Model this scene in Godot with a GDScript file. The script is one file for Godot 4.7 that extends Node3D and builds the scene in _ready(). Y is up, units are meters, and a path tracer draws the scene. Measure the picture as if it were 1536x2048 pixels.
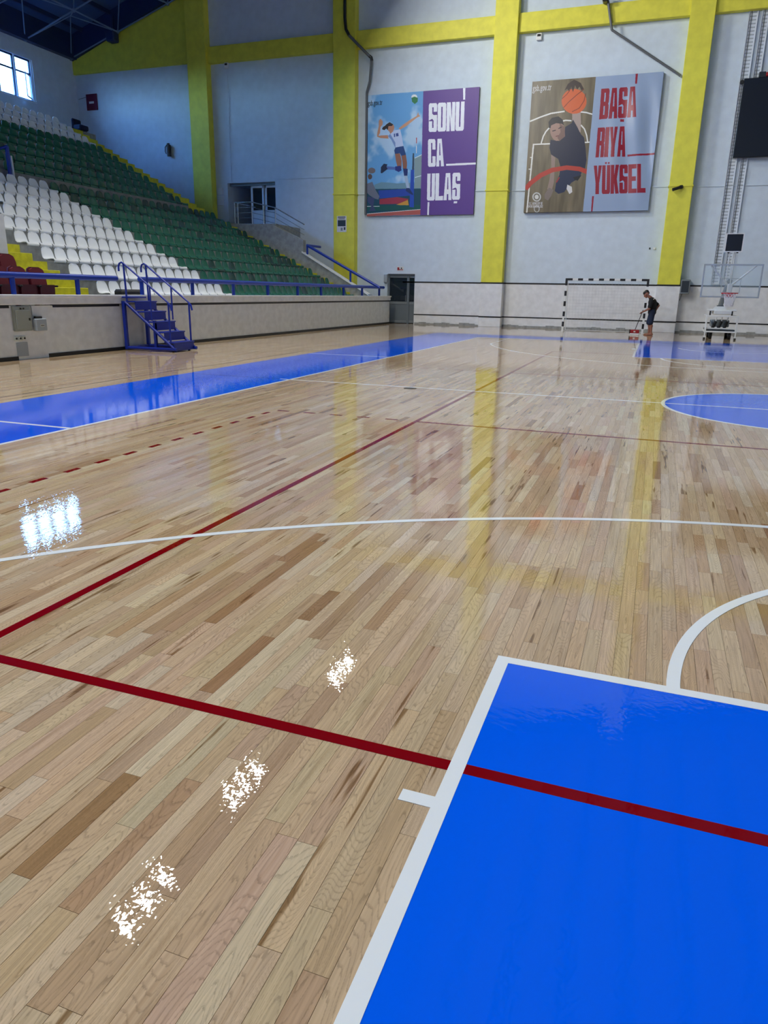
extends Node3D
# A sports hall: court floor, grandstand, painted far wall with posters. World: x across the court, y up, z = -(distance along the court).

const FAR := 36.8          # distance of the far wall
const BACK_X := -31.3      # wall behind the grandstand
const RIGHT_X := 16.0
const NEAR := -6.0
const CAM := Vector3(-1.999, 1.429, -3.12)
const FOCAL := 1440.2      # in pixels of the 1536 x 2048 frame
var cam_right := Vector3(0.93896, 0.01729, -0.34358)
var cam_up := Vector3(-0.11598, 0.95618, -0.26884)
var cam_ahead := Vector3(-0.32388, -0.29228, -0.89982)
var M := {}
var rng := RandomNumberGenerator.new()
var taken := {}

# ---------- mesh helpers ----------
class Shape:
	var v := PackedVector3Array()
	var n := PackedVector3Array()
	var uv := PackedVector2Array()
	var c := PackedColorArray()
	var col := Color.WHITE
	func tri(a: Vector3, b: Vector3, d: Vector3, na := Vector3.ZERO, nb := Vector3.ZERO, nd := Vector3.ZERO) -> void:
		# a, b, d counter-clockwise seen from outside
		var f := (b - a).cross(d - a).normalized()
		v.append_array([a, d, b])
		if na == Vector3.ZERO:
			n.append_array([f, f, f])
		else:
			n.append_array([na, nd, nb])
		uv.append_array([Vector2.ZERO, Vector2.ZERO, Vector2.ZERO])
		c.append_array([col, col, col])
	func quad(a: Vector3, b: Vector3, d: Vector3, e: Vector3) -> void:
		tri(a, b, d)
		tri(a, d, e)
	func quad_uv(a: Vector3, b: Vector3, d: Vector3, e: Vector3, t: Array) -> void:
		var k := uv.size()
		quad(a, b, d, e)
		uv[k] = t[0]; uv[k + 1] = t[2]; uv[k + 2] = t[1]
		uv[k + 3] = t[0]; uv[k + 4] = t[3]; uv[k + 5] = t[2]
	func box(lo: Vector3, hi: Vector3, bevel := 0.0, xf := Transform3D.IDENTITY) -> void:
		var m := (lo + hi) * 0.5
		var h := (hi - lo).abs() * 0.5
		var b := minf(bevel, minf(h.x, minf(h.y, h.z)) * 0.9)
		var axes := [Vector3.RIGHT, Vector3.UP, Vector3.BACK]
		var hh := [h.x, h.y, h.z]
		for a in 3:
			var p: int = (a + 1) % 3
			var q: int = (a + 2) % 3
			for s: float in [-1.0, 1.0]:
				var nn: Vector3 = axes[a] * s * hh[a]
				var u: Vector3 = axes[p] * (hh[p] - b)
				var w: Vector3 = axes[q] * (hh[q] - b) * s
				quad(xf * (m + nn - u - w), xf * (m + nn + u - w), xf * (m + nn + u + w), xf * (m + nn - u + w))
		if b <= 0.0:
			return
		for a in 3:
			var p: int = (a + 1) % 3
			var q: int = (a + 2) % 3
			for s: float in [-1.0, 1.0]:
				for t: float in [-1.0, 1.0]:
					var l: Vector3 = axes[a] * (hh[a] - b)
					var e1: Vector3 = axes[p] * s * hh[p] + axes[q] * t * (hh[q] - b)
					var e2: Vector3 = axes[p] * s * (hh[p] - b) + axes[q] * t * hh[q]
					if s * t > 0.0:
						quad(xf * (m + e1 - l), xf * (m + e2 - l), xf * (m + e2 + l), xf * (m + e1 + l))
					else:
						quad(xf * (m + e1 + l), xf * (m + e2 + l), xf * (m + e2 - l), xf * (m + e1 - l))
		for s: float in [-1.0, 1.0]:
			for t: float in [-1.0, 1.0]:
				for r: float in [-1.0, 1.0]:
					var x := Vector3(s * h.x, t * (h.y - b), r * (h.z - b))
					var y := Vector3(s * (h.x - b), t * h.y, r * (h.z - b))
					var z := Vector3(s * (h.x - b), t * (h.y - b), r * h.z)
					if s * t * r > 0.0:
						tri(xf * (m + x), xf * (m + y), xf * (m + z))
					else:
						tri(xf * (m + x), xf * (m + z), xf * (m + y))
	func tube(points: Array, r: float, seg := 8, r_end := -1.0) -> void:
		var frames := []
		var side := Vector3.ZERO
		for i in points.size():
			var t: Vector3 = (points[mini(i + 1, points.size() - 1)] - points[maxi(i - 1, 0)]).normalized()
			if side == Vector3.ZERO:
				side = t.cross(Vector3.UP if absf(t.y) < 0.9 else Vector3.RIGHT).normalized()
			side = (side - t * side.dot(t)).normalized()
			frames.append([points[i], side, t.cross(side), t])
		var last := points.size() - 1
		for i in last:
			var ra := r if r_end < 0.0 else lerpf(r, r_end, float(i) / last)
			var rb := r if r_end < 0.0 else lerpf(r, r_end, float(i + 1) / last)
			for k in seg:
				var a0 := TAU * k / seg
				var a1 := TAU * (k + 1) / seg
				var f0: Array = frames[i]
				var f1: Array = frames[i + 1]
				var n00: Vector3 = f0[1] * cos(a0) + f0[2] * sin(a0)
				var n01: Vector3 = f0[1] * cos(a1) + f0[2] * sin(a1)
				var n10: Vector3 = f1[1] * cos(a0) + f1[2] * sin(a0)
				var n11: Vector3 = f1[1] * cos(a1) + f1[2] * sin(a1)
				tri(f0[0] + n00 * ra, f0[0] + n01 * ra, f1[0] + n11 * rb, n00, n01, n11)
				tri(f0[0] + n00 * ra, f1[0] + n11 * rb, f1[0] + n10 * rb, n00, n11, n10)
		for e in [0, last]:
			var f: Array = frames[e]
			var rr := r if (r_end < 0.0 or e == 0) else r_end
			for k in seg:
				var p0: Vector3 = f[0] + (f[1] * cos(TAU * k / seg) + f[2] * sin(TAU * k / seg)) * rr
				var p1: Vector3 = f[0] + (f[1] * cos(TAU * (k + 1) / seg) + f[2] * sin(TAU * (k + 1) / seg)) * rr
				if e == 0:
					tri(f[0], p1, p0)
				else:
					tri(f[0], p0, p1)
	func prism(poly: PackedVector2Array, origin: Vector3, ax: Vector3, ay: Vector3, depth: Vector3) -> void:
		# polygon in the plane (ax, ay), pushed out along depth
		if Geometry2D.is_polygon_clockwise(poly):
			poly = poly.duplicate()
			poly.reverse()
		var flip := ax.cross(ay).dot(depth) < 0.0
		var ids := Geometry2D.triangulate_polygon(poly)
		var at := func(p: Vector2) -> Vector3: return origin + ax * p.x + ay * p.y
		for i in range(0, ids.size(), 3):
			var a: Vector3 = at.call(poly[ids[i]])
			var b: Vector3 = at.call(poly[ids[i + 1]])
			var d: Vector3 = at.call(poly[ids[i + 2]])
			if ((b - a).cross(d - a)).dot(ax.cross(ay)) < 0.0:
				var s := b
				b = d
				d = s
			if flip:
				tri(a, b, d)
				tri(a + depth, d + depth, b + depth)
			else:
				tri(a, d, b)
				tri(a + depth, b + depth, d + depth)
		for i in poly.size():
			var a: Vector3 = at.call(poly[i])
			var b: Vector3 = at.call(poly[(i + 1) % poly.size()])
			if flip:
				quad(b, a, a + depth, b + depth)
			else:
				quad(a, b, b + depth, a + depth)
	func ring(center: Vector3, r0: float, r1: float, a0: float, a1: float, steps: int, h: float) -> void:
		# flat ring on the floor between the angles a0 and a1 (0 = across +x, PI/2 = down the hall), h thick
		for i in steps:
			var p := lerpf(a0, a1, float(i) / steps)
			var q := lerpf(a0, a1, float(i + 1) / steps)
			var dp := Vector3(cos(p), 0, -sin(p))
			var dq := Vector3(cos(q), 0, -sin(q))
			var up := Vector3(0, h, 0)
			quad(center + dp * r0 + up, center + dp * r1 + up, center + dq * r1 + up, center + dq * r0 + up)
			quad(center + dp * r1, center + dq * r1, center + dq * r1 + up, center + dp * r1 + up)
			if r0 > 0.0:
				quad(center + dq * r0, center + dp * r0, center + dp * r0 + up, center + dq * r0 + up)
	func sphere(at: Vector3, r: Vector3, rings := 8, seg := 12) -> void:
		for i in rings:
			for k in seg:
				var q := []
				for e in [[i, k], [i + 1, k], [i + 1, k + 1], [i, k + 1]]:
					var th: float = PI * e[0] / rings
					var ph: float = TAU * e[1] / seg
					q.append(Vector3(sin(th) * cos(ph), cos(th), -sin(th) * sin(ph)))
				if i > 0:
					tri(at + q[0] * r, at + q[1] * r, at + q[3] * r, q[0], q[1], q[3])
				if i < rings - 1:
					tri(at + q[1] * r, at + q[2] * r, at + q[3] * r, q[1], q[2], q[3])
	func mesh() -> ArrayMesh:
		var a := []
		a.resize(Mesh.ARRAY_MAX)
		a[Mesh.ARRAY_VERTEX] = v
		a[Mesh.ARRAY_NORMAL] = n
		a[Mesh.ARRAY_TEX_UV] = uv
		a[Mesh.ARRAY_COLOR] = c
		var m := ArrayMesh.new()
		m.add_surface_from_arrays(Mesh.PRIMITIVE_TRIANGLES, a)
		return m

func P(x: float, y: float, d: float) -> Vector3:
	return Vector3(x, y, -d)

func numbered(called: String) -> String:
	var k: int = taken.get(called, 0)
	taken[called] = k + 1
	return called if k == 0 else "%s_%03d" % [called, k]

func base_of(o: Node) -> Vector3:
	var p := Vector3.ZERO
	var k := o
	while k != null and k != self:
		p += k.position
		k = k.get_parent()
	return p

func obj(called: String, s: Shape, m: Material, parent: Node = null) -> MeshInstance3D:
	# one named mesh; shapes are drawn in world coordinates and shifted to the parent's base
	var o := MeshInstance3D.new()
	var b := Vector3.ZERO
	if parent == null:
		parent = self
		called = numbered(called)
	else:
		b = base_of(parent)
	if b != Vector3.ZERO:
		for i in s.v.size():
			s.v[i] -= b
	o.mesh = s.mesh()
	o.material_override = m
	o.name = called
	o.cast_shadow = GeometryInstance3D.SHADOW_CASTING_SETTING_ON
	parent.add_child(o, true)
	return o

func tag(o: Node, label: String, category := "", group := "", kind := "") -> Node:
	if label: o.set_meta("label", label)
	if category: o.set_meta("category", category)
	if group: o.set_meta("group", group)
	if kind: o.set_meta("kind", kind)
	return o

func thing(called: String, label: String, category: String, at: Vector3, group := "") -> Node3D:
	var o := Node3D.new()
	o.name = numbered(called)
	o.position = at
	add_child(o)
	tag(o, label, category, group)
	return o

func structure(called: String, label: String, at := Vector3.ZERO) -> Node3D:
	var o := thing(called, label, "", at)
	o.set_meta("kind", "structure")
	return o

func bx(lo: Vector3, hi: Vector3, bevel := 0.0) -> Shape:
	var s := Shape.new()
	s.box(Vector3(minf(lo.x, hi.x), minf(lo.y, hi.y), minf(lo.z, hi.z)), Vector3(maxf(lo.x, hi.x), maxf(lo.y, hi.y), maxf(lo.z, hi.z)), bevel)
	return s

func tb(points: Array, r: float, seg := 8, r_end := -1.0) -> Shape:
	var s := Shape.new()
	s.tube(points, r, seg, r_end)
	return s

func pixel(p: Vector3) -> Vector2:
	var q := p - CAM
	var z := q.dot(cam_ahead)
	return Vector2(768.0 + FOCAL * q.dot(cam_right) / z, 1024.0 - FOCAL * q.dot(cam_up) / z) if z > 0.1 else Vector2(-9999, -9999)

func ordinal(k: int) -> String:
	var words := ["first", "second", "third", "fourth", "fifth", "sixth", "seventh", "eighth", "ninth", "tenth", "eleventh", "twelfth"]
	if k <= 12: return words[k - 1]
	return "%d%s" % [k, {1: "st", 2: "nd", 3: "rd"}.get(k % 10, "th")]

# ---------- materials ----------
func mat(called: String, color: Color, rough := 0.6, metal := 0.0) -> StandardMaterial3D:
	var m := StandardMaterial3D.new()
	m.resource_name = called
	m.albedo_color = color
	m.roughness = rough
	m.metallic = metal
	M[called] = m
	return m

func rgb(r: int, g: int, b: int) -> Color:
	return Color(r / 255.0, g / 255.0, b / 255.0)

func noise_image(w: int, h: int, freq: float, seed_: int, octaves := 3) -> Image:
	var f := FastNoiseLite.new()
	f.seed = seed_
	f.noise_type = FastNoiseLite.TYPE_SIMPLEX_SMOOTH
	f.frequency = freq
	f.fractal_octaves = octaves
	var im := f.get_seamless_image(w, h, false, false, 0.15, true)
	im.convert(Image.FORMAT_L8)
	return im

func mottled(m: StandardMaterial3D, lo: float, hi: float, scale: float, seed_: int, bump := 0.0) -> void:
	# slight unevenness of paint: a grey texture over the colour, laid on in world space
	var im := noise_image(256, 256, 0.02, seed_, 5)
	var d := im.get_data()
	for i in d.size():
		d[i] = int(255.0 * lerpf(lo, hi, d[i] / 255.0))
	m.albedo_texture = ImageTexture.create_from_image(Image.create_from_data(256, 256, false, Image.FORMAT_L8, d))
	m.uv1_triplanar = true
	m.uv1_world_triplanar = true
	m.uv1_scale = Vector3.ONE * scale
	if bump > 0.0:
		m.heightmap_enabled = true
		m.heightmap_texture = ImageTexture.create_from_image(noise_image(256, 256, 0.05, seed_ + 7, 4))
		m.heightmap_scale = bump

func wood_image(seed_: int, streak: float) -> Image:
	# maple: fine lengthwise pores, arched growth lines, and now and then a dark mineral streak
	var w := 512
	var h := 1024
	var a := noise_image(w, 64, 0.09, seed_, 3)
	a.resize(w, h, Image.INTERPOLATE_CUBIC)
	var b := noise_image(256, 128, 0.012, seed_ + 1, 2)
	b.resize(w, h, Image.INTERPOLATE_CUBIC)
	var e := noise_image(256, 64, 0.05, seed_ + 2, 3)
	e.resize(w, h, Image.INTERPOLATE_CUBIC)
	var da := a.get_data()
	var db := b.get_data()
	var de := e.get_data()
	var out := PackedByteArray()
	out.resize(w * h * 3)
	for i in w * h:
		var t := 0.86 + 0.14 * da[i] / 255.0
		var g := fposmod(db[i] / 255.0 * 26.0 + da[i] / 900.0, 1.0)
		t *= 1.0 - 0.13 * smoothstep(0.72, 0.98, g)
		var k := smoothstep(0.68, 0.86, de[i] / 255.0) * streak
		out[i * 3] = int(255.0 * t * (1.0 - 0.5 * k))
		out[i * 3 + 1] = int(255.0 * t * (1.0 - 0.6 * k))
		out[i * 3 + 2] = int(255.0 * t * (1.0 - 0.72 * k))
	return Image.create_from_data(w, h, false, Image.FORMAT_RGB8, out)

const VARNISH := 0.006

func varnish_image(squeeze: float) -> Image:
	# brushed varnish: slow swell and small orange peel, as slopes of a height field; squeeze = metres across per metre along for one texture tile
	var slow := FastNoiseLite.new()
	slow.seed = 17
	slow.frequency = 0.012
	slow.fractal_octaves = 2
	var fine := FastNoiseLite.new()
	fine.seed = 18
	fine.frequency = 0.05
	fine.fractal_octaves = 2
	var n := 512
	var h := PackedFloat32Array()
	h.resize(n * n)
	for y in n:
		for x in n:
			var px := absf(x - n / 2.0)
			var py := absf(y - n / 2.0) / squeeze
			h[y * n + x] = slow.get_noise_2d(px, py) * 14.0 + fine.get_noise_2d(px, py) * 9.0
	var out := PackedByteArray()
	out.resize(n * n * 3)
	for y in n:
		for x in n:
			var sx := h[y * n + (x + 1) % n] - h[y * n + x]
			var sy := (h[((y + 1) % n) * n + x] - h[y * n + x]) * squeeze
			var v := Vector3(-sx, -sy, 1.0).normalized()
			var k := (y * n + x) * 3
			out[k] = int(127.5 + 127.0 * v.x)
			out[k + 1] = int(127.5 + 127.0 * v.y)
			out[k + 2] = int(127.5 + 127.0 * v.z)
	return Image.create_from_data(n, n, false, Image.FORMAT_RGB8, out)

func varnish(m: StandardMaterial3D, rough: float, wave: ImageTexture, depth: float) -> void:
	m.roughness = rough
	m.normal_enabled = true
	m.normal_texture = wave
	m.normal_scale = depth

func make_materials() -> void:
	var wave := ImageTexture.create_from_image(varnish_image(0.22))
	var paint_wave := ImageTexture.create_from_image(varnish_image(1.0))
	for k in 2:
		var w := mat(["maple", "streaked_maple"][k], Color.WHITE, 0.3)
		w.vertex_color_use_as_albedo = true
		w.albedo_texture = ImageTexture.create_from_image(wood_image(5 + k * 30, [0.12, 0.62][k]))
		varnish(w, 0.0, wave, VARNISH)
	mat("subfloor", rgb(70, 52, 36), 0.8)
	for q in [["blue_paint", rgb(1, 98, 250)], ["white_paint", rgb(236, 243, 247)], ["red_paint", rgb(128, 3, 12)], ["dark_line", rgb(62, 50, 42)]]:
		var p := mat(q[0], q[1], 0.0)
		p.normal_enabled = true
		p.normal_texture = paint_wave
		p.normal_scale = VARNISH
		p.uv1_triplanar = true
		p.uv1_world_triplanar = true
		p.uv1_scale = Vector3.ONE * 1.4
	mottled(mat("wall_paint", rgb(212, 226, 238), 0.75), 0.95, 1.0, 0.35, 3, 0.05)
	mottled(mat("lower_wall_paint", rgb(234, 236, 238), 0.7), 0.93, 1.0, 0.5, 4, 0.05)
	mottled(mat("yellow_paint", rgb(236, 231, 78), 0.6), 0.92, 1.0, 0.4, 5)
	mat("black_paint", rgb(16, 18, 24), 0.5)
	mottled(mat("concrete", rgb(164, 167, 166), 0.85), 0.8, 1.0, 0.7, 6, 0.1)
	mottled(mat("stand_wall_paint", rgb(236, 239, 240), 0.7), 0.92, 1.0, 0.6, 8, 0.06)
	mottled(mat("step_yellow", rgb(222, 218, 50), 0.7), 0.85, 1.0, 0.9, 9)
	mat("ceiling_sheet", rgb(64, 90, 130), 0.6)
	mat("ceiling_steel", rgb(30, 48, 88), 0.5)
	mat("truss_steel", rgb(112, 136, 168), 0.5)
	mat("rail_blue", rgb(4, 50, 158), 0.35)
	mat("stair_blue", rgb(4, 38, 150), 0.4)
	mat("white_plastic", rgb(240, 244, 248), 0.28)
	mat("green_plastic", rgb(0, 98, 78), 0.3)
	mat("dark_green_plastic", rgb(0, 62, 58), 0.3)
	mat("maroon_cloth", rgb(104, 20, 36), 0.7)
	mat("maroon_shell", rgb(84, 16, 36), 0.45)
	mat("grey_metal", rgb(128, 136, 140), 0.45, 0.2)
	mat("door_grey", rgb(112, 122, 130), 0.45, 0.3)
	mat("dark_panel", rgb(44, 52, 60), 0.3)
	mat("steel", rgb(190, 196, 204), 0.25, 0.9)
	mat("white_metal", rgb(226, 230, 232), 0.4)
	mat("white_frame", rgb(214, 222, 230), 0.4)
	mat("window_frame", rgb(40, 62, 110), 0.45)
	mat("black_rubber", rgb(20, 21, 24), 0.6)
	mat("scoreboard_black", rgb(8, 20, 36), 0.35)
	mat("pipe_grey", rgb(96, 100, 104), 0.4)
	mat("pipe_dark", rgb(34, 38, 38), 0.3)
	mat("rim_red", rgb(190, 36, 30), 0.4)
	mat("net_cord", rgb(226, 226, 226), 0.8)
	mat("goal_net_cord", rgb(190, 196, 200), 0.8)
	mat("extinguisher_dark", rgb(40, 24, 30), 0.35)
	mat("skin", rgb(150, 100, 82), 0.6)
	mat("hair", rgb(16, 15, 18), 0.6)
	mat("black_shirt", rgb(12, 13, 20), 0.85)
	mat("navy_shorts", rgb(22, 36, 62), 0.85)
	mat("print_white", rgb(214, 214, 214), 0.7)
	mat("cabinet_grey", rgb(150, 156, 146), 0.5)
	mat("box_grey", rgb(160, 170, 178), 0.5)
	mat("socket_white", rgb(206, 210, 200), 0.5)
	mat("flag_maroon", rgb(96, 16, 56), 0.8)
	mat("paper", rgb(220, 222, 224), 0.8)
	mat("machine_red", rgb(150, 24, 30), 0.4)
	mat("dark_blue_cloth", rgb(18, 26, 60), 0.8)
	var g := mat("window_glass", Color(0.86, 0.94, 1.0, 0.12), 0.03)
	g.transparency = BaseMaterial3D.TRANSPARENCY_ALPHA
	var tg := mat("tinted_glass", Color(0.16, 0.2, 0.24, 0.72), 0.04)
	tg.transparency = BaseMaterial3D.TRANSPARENCY_ALPHA
	var b := mat("board_glass", Color(0.75, 0.85, 0.88, 0.14), 0.04)
	b.transparency = BaseMaterial3D.TRANSPARENCY_ALPHA
	var l := mat("lamp_lens", rgb(255, 255, 255), 0.4)
	l.emission_enabled = true
	l.emission = Color(1.0, 0.98, 0.95)
	l.emission_energy_multiplier = 6.0

func _ready() -> void:
	rng.seed = 20240611
	var cam := Camera3D.new()
	cam.name = "camera"
	cam.transform = Transform3D(Basis(cam_right, cam_up, -cam_ahead).orthonormalized(), CAM)
	cam.fov = rad_to_deg(2.0 * atan(1024.0 / FOCAL))
	cam.near = 0.05
	cam.far = 400.0
	add_child(cam)
	cam.current = true
	var env := Environment.new()
	env.background_mode = Environment.BG_SKY
	var sky := Sky.new()
	var air := ProceduralSkyMaterial.new()
	air.sky_top_color = Color(0.34, 0.62, 1.0)
	air.sky_horizon_color = Color(0.66, 0.86, 1.0)
	air.ground_bottom_color = Color(0.25, 0.27, 0.28)
	air.ground_horizon_color = Color(0.6, 0.66, 0.7)
	air.sky_energy_multiplier = 3.6
	air.ground_energy_multiplier = 1.5
	sky.sky_material = air
	env.sky = sky
	env.tonemap_mode = Environment.TONE_MAPPER_LINEAR
	env.tonemap_exposure = 1.98
	env.sdfgi_enabled = true
	env.ssao_enabled = true
	env.ssil_enabled = true
	var we := WorldEnvironment.new()
	we.environment = env
	we.name = "environment"
	add_child(we)
	make_materials()
	var seat := seat_shape()
	hall_lamps()
	build_floor()
	build_walls()
	build_ceiling()
	build_grandstand()
	place_seats(seat)
	build_maroon_seats()
	build_rails()
	build_steps()
	build_wall_fittings()
	build_posters()
	build_goal()
	build_basket()
	build_person()

func hall_lamps() -> void:
	# two rows of floodlights under the roof, aimed at the court from both long sides
	var along := [29.2, 20.9, 15.7, 9.5, 3.0]
	for side: float in [-1.0, 1.0]:
		for i in along.size():
			var d: float = along[i]
			var x := 13.25 * side
			var y := 14.5
			var t := thing("floodlight", "three round floodlights over the %s side, %s from the far wall" % ["grandstand" if side < 0.0 else "right", ordinal(i + 1)], "lamp", P(x, y, d), "floodlights over the court")
			var tilt := LEFT_TILT if side < 0.0 else RIGHT_TILT
			var aim := Vector3(-side * sin(tilt), -cos(tilt), 0)
			obj("mounting_bar", bx(P(x + side * 0.30, y + 0.36, d - 1.1), P(x + side * 0.38, y + 0.44, d + 1.1)), M.grey_metal, t)
			obj("hanger", tb([P(x + side * 0.34, y + 0.4, d), P(x + side * 0.34, roof_y(x + side * 0.34) - 0.02, d)], 0.015, 6), M.grey_metal, t)
			for k in 3:
				var c := P(x, y, d + 0.8 * (k - 1))
				var s := Shape.new()
				s.tube([c - aim * 0.02, c - aim * 0.2], 0.26, 20, 0.1)
				s.tube([c - aim * 0.2, c - aim * 0.45], 0.09, 12)
				var head := obj("lamp_head", s, M.grey_metal, t)
				obj("lens", tb([c, c - aim * 0.02], 0.24, 20), M.lamp_lens, head)
				var l := AreaLight3D.new()
				l.name = "lamp_glow"
				l.area_size = Vector2(0.36, 0.36)
				l.light_energy = (LEFT_ENERGY if side < 0.0 else RIGHT_ENERGY) / 3.0
				l.light_color = Color(1.0, 0.99, 0.965)
				l.shadow_enabled = true
				l.area_range = 80.0
				l.area_attenuation = 2.0
				l.position = c + aim * 0.012 - P(x, y, d)
				l.basis = Basis.looking_at(aim, Vector3.BACK)
				t.add_child(l, true)

const LEFT_TILT := 0.9
const RIGHT_TILT := 0.72
const LEFT_ENERGY := 46.0
const RIGHT_ENERGY := 104.0

func roof_y(x: float) -> float:
	var apex := -7.6
	return 13.35 + 0.335 * (x - BACK_X) if x < apex else 13.35 + 0.335 * (apex - BACK_X) - 0.335 * (x - apex)

# ---------- the floor ----------
func plank(s: Shape, x0: float, x1: float, d0: float, d1: float) -> void:
	# one strip of maple: top with its own grain and a hair of tilt, and edges down into the joint
	var g := 0.0006
	x0 += g; x1 -= g; d0 += g; d1 -= g
	var tilt := Vector3(rng.randfn(0.0, 0.0022), 1.0, rng.randfn(0.0, 0.0008)).normalized()
	var u := rng.randf()
	var v := rng.randf()
	var du := (x1 - x0) * 1.9
	var dv := (d1 - d0) * 0.42
	var k := s.v.size()
	var a := P(x0, 0, d0)
	var b := P(x1, 0, d0)
	var c := P(x1, 0, d1)
	var e := P(x0, 0, d1)
	s.quad_uv(a, b, c, e, [Vector2(u, v), Vector2(u + du, v), Vector2(u + du, v + dv), Vector2(u, v + dv)])
	for i in range(k, k + 6):
		s.n[i] = tilt
	var dn := Vector3(0, -0.005, 0)
	var t := [Vector2(u, v), Vector2(u + 0.01, v), Vector2(u + 0.01, v + 0.01), Vector2(u, v + 0.01)]
	s.quad_uv(a + dn, b + dn, b, a, t)
	s.quad_uv(b + dn, c + dn, c, b, t)
	s.quad_uv(c + dn, e + dn, e, c, t)
	s.quad_uv(e + dn, a + dn, a, e, t)

func slab(parent: Node, called: String, m: Material, x0: float, x1: float, d0: float, d1: float, top: float) -> void:
	obj(called, bx(P(x0, 0.0002, d0), P(x1, top, d1)), m, parent)

func build_floor() -> void:
	var f := structure("floor", "glossy maple strip floor with blue, white and red court markings")
	obj("subfloor", bx(P(BACK_X, -0.3, NEAR), P(RIGHT_X, -0.004, FAR + 0.3)), M.subfloor, f)
	var tones := [rgb(219, 195, 161), rgb(215, 189, 154), rgb(210, 182, 147), rgb(204, 174, 139), rgb(223, 203, 172), rgb(197, 165, 129), rgb(213, 183, 152), rgb(174, 138, 101)]
	var chance := [0.22, 0.44, 0.62, 0.74, 0.85, 0.91, 0.98, 1.0]
	var w := 0.0625
	var near := []
	var far := [Shape.new(), Shape.new()]
	for c in range(int(floor(-13.9 / w)), int(RIGHT_X / w)):
		var x0 := c * w
		var d := -1.0 - rng.randf() * 0.8
		while d < FAR:
			var len_ := rng.randf_range(0.28, 1.25)
			var e := minf(d + len_, FAR)
			var r := rng.randf()
			var k := 0
			while chance[k] < r:
				k += 1
			var j := rng.randf_range(0.9, 1.06)
			var col: Color = tones[k].srgb_to_linear() * Color(j, j * rng.randf_range(0.97, 1.02), j * rng.randf_range(0.93, 1.04))
			col.a = 1.0
			var kind := 1 if rng.randf() < 0.14 else 0
			var mid := P(x0 + w / 2, 0, (d + e) / 2)
			var px := pixel(mid)
			var covered := absf(x0 + w / 2) < 2.5 and e < 5.85
			if not covered and px.x > -30.0 and px.x < 1560.0 and px.y > 900.0 and px.y < 2120.0:
				near.append([mid.distance_squared_to(CAM), x0, d, e, col, kind])
			elif x0 > -13.85 and d > -1.5:
				far[kind].col = col
				plank(far[kind], x0, x0 + w, d, e)
			d = e
	near.sort_custom(func(a, b): return a[0] < b[0])
	for i in near.size():
		var q: Array = near[i]
		var s: Shape = Shape.new() if i < 296 else far[q[5]]
		s.col = q[4]
		plank(s, q[1], q[1] + w, q[2], q[3])
		if i < 296:
			obj("plank", s, [M.maple, M.streaked_maple][q[5]], f)
	for k in 2:
		tag(obj("distant_planks", far[k], [M.maple, M.streaked_maple][k], f), "", "", "", "stuff")
	# blue fields
	var bt := 0.0008
	var rt := 0.0013
	var wt := 0.0018
	for s: float in [-1.0, 1.0]:
		slab(f, "blue_border", M.blue_paint, 7.66 * s, 9.65 * s, -2.0, 29.85, bt)
	slab(f, "blue_border", M.blue_paint, -7.66, 7.66, 28.05, 29.85, bt)
	slab(f, "blue_border", M.blue_paint, -7.66, 7.66, -2.0, -0.05, bt)
	slab(f, "blue_key", M.blue_paint, -2.40, 2.40, 0.0, 5.75, bt)
	slab(f, "blue_key", M.blue_paint, -2.40, 2.40, 22.25, 28.0, bt)
	var disc := Shape.new()
	disc.ring(P(0, 0.0002, 14.0), 0.0, 1.76, 0, TAU, 72, bt)
	obj("blue_center_circle", disc, M.blue_paint, f)
	# white basketball lines
	for s: float in [-1.0, 1.0]:
		slab(f, "sideline", M.white_paint, 7.61 * s, 7.66 * s, -0.05, 28.05, wt)
		slab(f, "bench_line", M.white_paint, 7.66 * s, 9.65 * s, 9.01, 9.06, wt)
		slab(f, "bench_line", M.white_paint, 7.66 * s, 9.65 * s, 18.95, 19.0, wt)
	slab(f, "baseline", M.white_paint, -7.61, 7.61, 28.0, 28.05, wt)
	slab(f, "baseline", M.white_paint, -7.61, 7.61, -0.05, 0.0, wt)
	slab(f, "center_line", M.white_paint, -7.81, 7.81, 13.98, 14.03, wt)
	for far_end in [false, true]:
		var D := func(d: float) -> float: return 28.0 - d if far_end else d
		var turn := PI if far_end else 0.0
		for s: float in [-1.0, 1.0]:
			slab(f, "lane_line", M.white_paint, 2.40 * s, 2.45 * s, D.call(0.0), D.call(5.75), wt)
			for m in [[1.75, 1.8], [2.6, 3.0], [3.93, 3.98], [4.815, 4.865]]:
				slab(f, "lane_mark", M.white_paint, 2.45 * s, 2.55 * s, D.call(m[0]), D.call(m[1]), wt)
			slab(f, "corner_three_line", M.white_paint, 6.55 * s, 6.60 * s, D.call(0.0), D.call(2.99), wt)
		slab(f, "free_throw_line", M.white_paint, -2.45, 2.45, D.call(5.75), D.call(5.8), wt)
		for a in [["free_throw_arc", 5.775, 1.75, 1.80, 0.0, PI], ["no_charge_arc", 1.575, 1.25, 1.30, 0.0, PI], ["three_point_arc", 1.575, 6.70, 6.75, 0.2105, PI - 0.2105]]:
			var r := Shape.new()
			r.ring(P(0, 0.0002, D.call(a[1])), a[2], a[3], a[4] + turn, a[5] + turn, 90, wt)
			obj(a[0], r, M.white_paint, f)
	var cc := Shape.new()
	cc.ring(P(0, 0.0002, 14.0), 1.75, 1.80, 0, TAU, 96, wt)
	obj("center_circle", cc, M.white_paint, f)
	# red volleyball lines
	for s: float in [-1.0, 1.0]:
		slab(f, "volleyball_sideline", M.red_paint, 4.45 * s, 4.5 * s, 5.0, 23.0, rt)
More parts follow.
